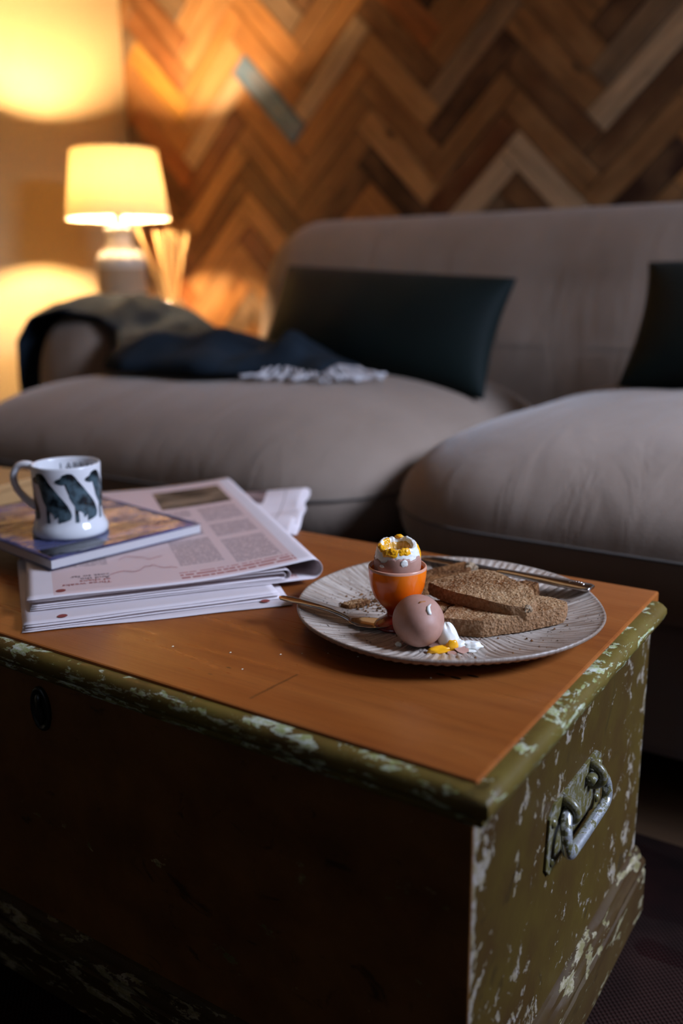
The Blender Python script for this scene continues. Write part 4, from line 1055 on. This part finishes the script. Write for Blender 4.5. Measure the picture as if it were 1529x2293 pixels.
# scooped-off egg top
QX, QY = -0.3165, 0.6300; QZ = pz_at(QX, QY)
scr = thing('scooped_egg', 'cut off egg top with white, yolk and broken shell on the plate', 'egg', (QX, QY, QZ))
vr, vb = R0.copy(), Vector((-math.sin(yaw), math.cos(yaw), 0))        # to the right, and away
def sp3(r_, b_, z_): return Vector((QX, QY, QZ))+vr*r_+vb*b_+Vector((0, 0, z_))
def dome(u, v):
    a = 2*PI*u; b = PI*0.52*v; p = sp3(0.0045, 0.003, 0.001); k = 1+0.10*ns((math.cos(a)*2, math.sin(a)*2, v*2))
    lean = 0.006*math.cos(b)
    return p+vr*(0.0105*math.sin(b)*math.cos(a)*k-lean*0.6)+vb*(0.010*math.sin(b)*math.sin(a)*k)+Vector((0, 0, 0.0200*math.cos(b)*k))
MB().grid(dome, 33, 14).obj('egg_white', whitem, scr, smooth=True)
yaw_r = math.atan2(vr.y, vr.x)
blob(sp3(0.0215, -0.003, 0.0032), (0.0085, 0.0055, 0.0040), 2.0, 0.35, rotz=yaw_r).obj('egg_white', whitem, scr, smooth=True)
blob(sp3(0.0115, -0.003, 0.0038), (0.0065, 0.006, 0.0050), 9.0, 0.3, rotz=yaw_r).obj('egg_white', whitem, scr, smooth=True)
blob(sp3(-0.0035, -0.0095, 0.0026), (0.0125, 0.0042, 0.0034), 6.0, 0.25, rotz=yaw_r+0.25).obj('yolk', yolkm, scr, smooth=True)
blob(sp3(0.0055, -0.0085, 0.0055), (0.0055, 0.0026, 0.0048), 12.0, 0.25, rotz=yaw_r+0.1).obj('yolk', yolkm, scr, smooth=True)
def shard(c, w_, h_, rz, tilt, seed):
    rg = random.Random(seed); pts = [(w_*rg.uniform(0.7, 1.1)*math.cos(a), h_*rg.uniform(0.7, 1.1)*math.sin(a)) for a in [2*PI*i/7 for i in range(7)]]
    V = []
    for s_ in (0, 1):
        for x, y in pts:
            z = -14*(x*x+y*y)+s_*0.0005+y*math.tan(tilt); V.append((c[0]+x*math.cos(rz)-y*math.sin(rz), c[1]+x*math.sin(rz)+y*math.cos(rz), c[2]+z))
    return MB().add(V, [tuple(reversed(range(7))), tuple(range(7, 14))]+[(i, (i+1) % 7, 7+(i+1) % 7, 7+i) for i in range(7)])
shard(sp3(0.0135, -0.0100, 0.0032), 0.0075, 0.005, yaw_r+0.4, 0.5, 1).obj('shell_piece', shellm, scr)
shard(sp3(-0.0085, -0.0020, 0.0050), 0.0058, 0.0045, yaw_r-0.3, 0.7, 2).obj('shell_piece', shellm, scr)
shard(sp3(0.0045, -0.0135, 0.0014), 0.005, 0.0026, yaw_r+0.1, 0.3, 3).obj('shell_piece', shellm, scr)
shard(sp3(0.0205, -0.0095, 0.0012), 0.006, 0.003, yaw_r-0.2, 0.15, 4).obj('egg_white', whitem, scr)

# ---------------------------------------------------------------- toast
def resample(poly, n):
    P_ = [Vector(p) for p in poly]; P_.append(P_[0]); seg = [(P_[i+1]-P_[i]).length for i in range(len(P_)-1)]; tot = sum(seg); out = []
    for k in range(n):
        d = tot*k/n
        for i, s_ in enumerate(seg):
            if d <= s_: out.append(P_[i].lerp(P_[i+1], d/s_)); break
            d -= s_
    return out
def toast(name, label, poly, z0, th, seed, tiltv=(0, 0), top=toast_top, side=toast_side, bend=0.0, amp=0.0009, torn=None):
    """slice of toast: rough upper face and cut or crust sides; tiltv = slope in x and y"""
    n = 150; o = resample([(x, y, 0) for x, y in poly], n)
    for _ in range(2): o = [(o[i-1]+o[i]*2+o[(i+1) % n])/4 for i in range(n)]
    c = sum(o, Vector())/n
    def h(x, y): return z0+tiltv[0]*(x-c.x)+tiltv[1]*(y-c.y)+bend*((x-c.x)**2+(y-c.y)**2)
    def jit(p, k, sd): return k*(ns((p.x*420+sd, p.y*420, p.z*420))+0.8*ns((p.x*1100+sd, p.y*1100, p.z*1100)))
    t_ = thing(name, label, 'toast', (c.x, c.y, h(c.x, c.y)), 'pieces of brown toast on the plate')
    sideV = []; lev = 6
    for j in range(lev+1):
        f = j/lev; ins = 0.0012*(1-math.sin(PI*(0.12+0.76*f)))
        for p in o:
            d = (p-c).normalized(); q = p-d*ins*2; w = Vector((q.x, q.y, h(q.x, q.y)+th*f)); k = jit(w, amp, seed)
            sideV.append(w+d*k)
    Fs = [(j*n+i, j*n+(i+1) % n, (j+1)*n+(i+1) % n, (j+1)*n+i) for j in range(lev) for i in range(n)]
    MB().add(sideV, Fs).obj('crust', side, t_, smooth=True)
    for nm, f, mt, flip in (('toasted_face', 1, top, False), ('underside', 0, top, True)):
        V = []; R_ = 22
        rim_ = sideV[lev*n:] if f else sideV[:n]
        for r in range(R_):
            s_ = 1-r/R_
            for i, p in enumerate(rim_):
                q = c+(Vector((p.x, p.y, 0))-c)*s_; w = Vector((q.x, q.y, h(q.x, q.y)+th*f+(p.z-h(p.x, p.y)-th*f)*(s_**6)))
                if r: w.z += (jit(w, amp*0.8, seed+5)+0.0012*ns((w.x*90, w.y*90, seed))*min(1, r/4))*(1 if f else 0.4)
                V.append(w)
        V.append(Vector((c.x, c.y, h(c.x, c.y)+th*f))); Fc = []
        for r in range(R_-1):
            for i in range(n): Fc.append((r*n+i, r*n+(i+1) % n, (r+1)*n+(i+1) % n, (r+1)*n+i))
        for i in range(n): Fc.append(((R_-1)*n+i, (R_-1)*n+(i+1) % n, len(V)-1))
        if flip: Fc = [tuple(reversed(x)) for x in Fc]
        MB().add(V, Fc).obj(nm, mt, t_, smooth=True)
    return t_, c, h
ZP = T+0.0066
toast('toast_slice', 'triangular half slice of toast lying flat on the plate at the bottom', [(-0.334, 0.655), (-0.300, 0.664), (-0.272, 0.694), (-0.2505, 0.728), (-0.252, 0.742), (-0.268, 0.748), (-0.300, 0.744), (-0.330, 0.712), (-0.340, 0.680)],
      ZP+0.0014, 0.0150, 3.0, (0.02, 0.02))
toast('toast_slice', 'bitten half slice of toast leaning on top of the flat triangular slice', [(-0.373, 0.705), (-0.353, 0.722), (-0.334, 0.739), (-0.318, 0.738), (-0.302, 0.731), (-0.277, 0.723), (-0.2675, 0.706), (-0.2695, 0.6935), (-0.285, 0.688), (-0.301, 0.687), (-0.331, 0.689), (-0.352, 0.694)],
      ZP+0.0195, 0.0120, 12.0, (0.0, 0.22), bend=-1.6)
toast('toast_slice', 'dark toast piece with torn end behind the egg cup', [(-0.420, 0.735), (-0.404, 0.770), (-0.378, 0.796), (-0.366, 0.788), (-0.364, 0.772), (-0.380, 0.752), (-0.398, 0.725)],
      ZP+0.0010, 0.0150, 21.0, (0.10, 0.10), top=toast_dark, side=toast_dark)
toast('toast_slice', 'small toast offcut tucked under the leaning slice beside the egg', [(-0.372, 0.690), (-0.352, 0.706), (-0.336, 0.715), (-0.341, 0.690), (-0.346, 0.672), (-0.358, 0.668)],
      ZP+0.0004, 0.0125, 30.0)
toast('toast_slice', 'small dark crust corner of toast beside the knife handle', [(-0.318, 0.764), (-0.306, 0.778), (-0.292, 0.776), (-0.290, 0.764), (-0.300, 0.755), (-0.312, 0.754)], ZP+0.0010, 0.0180, 41.0, top=toast_dark, side=toast_dark)
toast('toast_slice', 'little broken toast crust between the spoon and the egg cup', [(-0.441, 0.664), (-0.437, 0.676), (-0.428, 0.684), (-0.420, 0.683), (-0.423, 0.674), (-0.433, 0.662)], ZP+0.0008, 0.0048, 52.0, (0.0, 0.10), top=toast_top, side=toast_dark)
torn_o = blob((-0.369, 0.786, ZP+0.0165), (0.0085, 0.0055, 0.0055), 3.3, 0.5, 40, 24, 0.8).obj('torn_crumb', crumb_in)
for o in bpy.data.objects:
    if o.get('label', '').startswith('dark toast piece'):
        torn_o.location = torn_o.location-o.location; torn_o.parent = o
torn2 = blob((-0.2725, 0.6965, ZP+0.0215), (0.0038, 0.0034, 0.0036), 7.3, 0.4, 40, 24, 0.8).obj('torn_crumb', crumb_in)
for o in bpy.data.objects:
    if o.get('label', '').startswith('bitten half slice'):
        torn2.location = torn2.location-o.location; torn2.parent = o

# ---------------------------------------------------------------- cutlery
def blade(name, stations, mat, parent, nsec=20):
    """stations: (x, y, z, half width, half thickness, dish)"""
    secs = []; P_ = [Vector(s_[:3]) for s_ in stations]
    fine = []
    for i in range(len(stations)-1):
        for k in range(5):
            t = k/5; tt = t*t*(3-2*t); fine.append([stations[i][j]+(stations[i+1][j]-stations[i][j])*(t if j < 3 else tt) for j in range(6)])
    fine.append(list(stations[-1]))
    ctr = catmull(P_, 5)
    for i, s_ in enumerate(fine):
        p = ctr[i]; d = (ctr[min(i+1, len(ctr)-1)]-ctr[max(i-1, 0)]).normalized(); sd = Vector((0, 0, 1)).cross(d).normalized(); nn = d.cross(sd)
        ring = []
        for k in range(nsec):
            a = 2*PI*k/nsec; cx = math.copysign(abs(math.cos(a))**0.7, math.cos(a)); w = cx*s_[3]; h_ = math.sin(a)*s_[4]
            h_ += s_[5]*((cx*cx)-1)
            ring.append(p+sd*w+nn*h_)
        secs.append(ring)
    return MB().sweep(secs).obj(name, mat, parent, smooth=True)
SZ = T
spoon = thing('teaspoon', 'small steel spoon with its handle resting on the plate rim', 'spoon', (-0.43, 0.625, T))
sA, sB = Vector((-0.4730, 0.6140, 0)), Vector((-0.3700, 0.6440, 0)); sd_ = (sB-sA)
def spn(t, z): p = sA+sd_*t; return (p.x, p.y, z)
blade('handle', [spn(0.0, SZ+0.0265)+(0.0015, 0.0009, 0), spn(0.03, SZ+0.0262)+(0.0050, 0.0011, 0), spn(0.12, SZ+0.0250)+(0.0060, 0.0012, 0), spn(0.26, SZ+0.0228)+(0.0046, 0.0013, 0), spn(0.42, SZ+0.0195)+(0.0032, 0.0015, 0), spn(0.54, SZ+0.0150)+(0.0024, 0.0017, 0), spn(0.615, SZ+0.0115)+(0.0030, 0.0015, 0)], steel, spoon)
blade('bowl', [spn(0.60, SZ+0.0118)+(0.0026, 0.0010, 0.0), spn(0.64, SZ+0.0114)+(0.0072, 0.0008, 0.0012), spn(0.71, SZ+0.0112)+(0.0112, 0.0007, 0.0030), spn(0.81, SZ+0.0113)+(0.0122, 0.0007, 0.0038), spn(0.91, SZ+0.0118)+(0.0100, 0.0007, 0.0028), spn(0.98, SZ+0.0126)+(0.0055, 0.0006, 0.0008), spn(1.01, SZ+0.0130)+(0.0012, 0.0005, 0.0)], steel, spoon, 28)
knife = thing('table_knife', 'steel table knife lying across the back of the plate behind toast', 'knife', (-0.33, 0.80, T))
kA, kB = Vector((-0.2480, 0.7915, T+0.0235)), Vector((-0.4400, 0.8120, T+0.0185))
def kn_(t): p = kA.lerp(kB, t); return (p.x, p.y, p.z)
blade('handle', [kn_(0.0)+(0.0070, 0.0018, 0), kn_(0.03)+(0.0098, 0.0026, 0), kn_(0.12)+(0.0098, 0.0030, 0), kn_(0.25)+(0.0078, 0.0030, 0), kn_(0.42)+(0.0062, 0.0028, 0), kn_(0.50)+(0.0058, 0.0024, 0)], steel, knife)
blade('blade', [kn_(0.49)+(0.0055, 0.0012, 0), kn_(0.54)+(0.0085, 0.0009, 0), kn_(0.75)+(0.0092, 0.0008, 0), kn_(0.92)+(0.0085, 0.0007, 0), kn_(1.0)+(0.0020, 0.0005, 0)], steel, knife)
for i in range(9):
    a = PI*i/8; pk = kA.lerp(kB, 0.075+0.035*math.cos(a)); pk = pk+Vector((0, 0, 0.0027))+Vector((0.1, 0.99, 0)).normalized()*(0.0055*math.sin(a)-0.002)
    MB().lathe([(0, 0.0007), (0.0006, 0.0005), (0.0009, 0.0)], pk, 8).obj('handle_bead', steel, knife, smooth=True)

# crumbs strewn on plate and chest top: too many and too small to count
cr = random.Random(21); mbp = MB()
for i in range(420):
    a = cr.uniform(0, 2*PI); k = cr.random()
    if k < 0.55: x, y = cr.gauss(-0.418, 0.014), cr.gauss(0.697, 0.014)
    elif k < 0.7: x, y = cr.gauss(-0.40, 0.035), cr.gauss(0.70, 0.035)
    else: x, y = cr.gauss(-0.30, 0.04), cr.gauss(0.69, 0.04)
    if math.hypot(x-PX, y-PY) > 0.12: continue
    s_ = cr.uniform(0.0004, 0.0016); z = pz_at(x, y)+s_*0.4
    mbp.add([(x+s_*dx, y+s_*dy, z+s_*dz) for dx, dy, dz in ((1, 0, 0), (-1, 0.2, 0), (0.1, 1, 0), (0, -1, 0), (0, 0, 1), (0, 0, -0.6))], [(0, 2, 4), (2, 1, 4), (1, 3, 4), (3, 0, 4), (2, 0, 5), (1, 2, 5), (3, 1, 5), (0, 3, 5)])
tag(mbp.obj('toast_crumbs', toast_dark), 'scattered dark toast crumbs on the stoneware plate', 'crumbs', None, 'stuff')
mbt = MB()
for (x, y) in ((-0.432, 0.560), (-0.418, 0.571), (-0.400, 0.583), (-0.470, 0.541), (-0.375, 0.590), (-0.44, 0.520), (-0.305, 0.585), (-0.52, 0.525)):
    s_ = cr.uniform(0.0008, 0.0014)
    mbt.add([(x+s_*dx, y+s_*dy, T+s_*0.3+s_*dz*0.5) for dx, dy, dz in ((1, 0, 0), (-1, 0.2, 0), (0.1, 1, 0), (0, -1, 0), (0, 0, 1), (0, 0, -0.5))], [(0, 2, 4), (2, 1, 4), (1, 3, 4), (3, 0, 4), (2, 0, 5), (1, 2, 5), (3, 1, 5), (0, 3, 5)])
tag(mbt.obj('bread_crumbs', plain('pale_crumb', (0.7, 0.6, 0.45, 1), 0.9)), 'tiny pale bread crumbs on the chest top before the plate', 'crumbs', None, 'stuff')
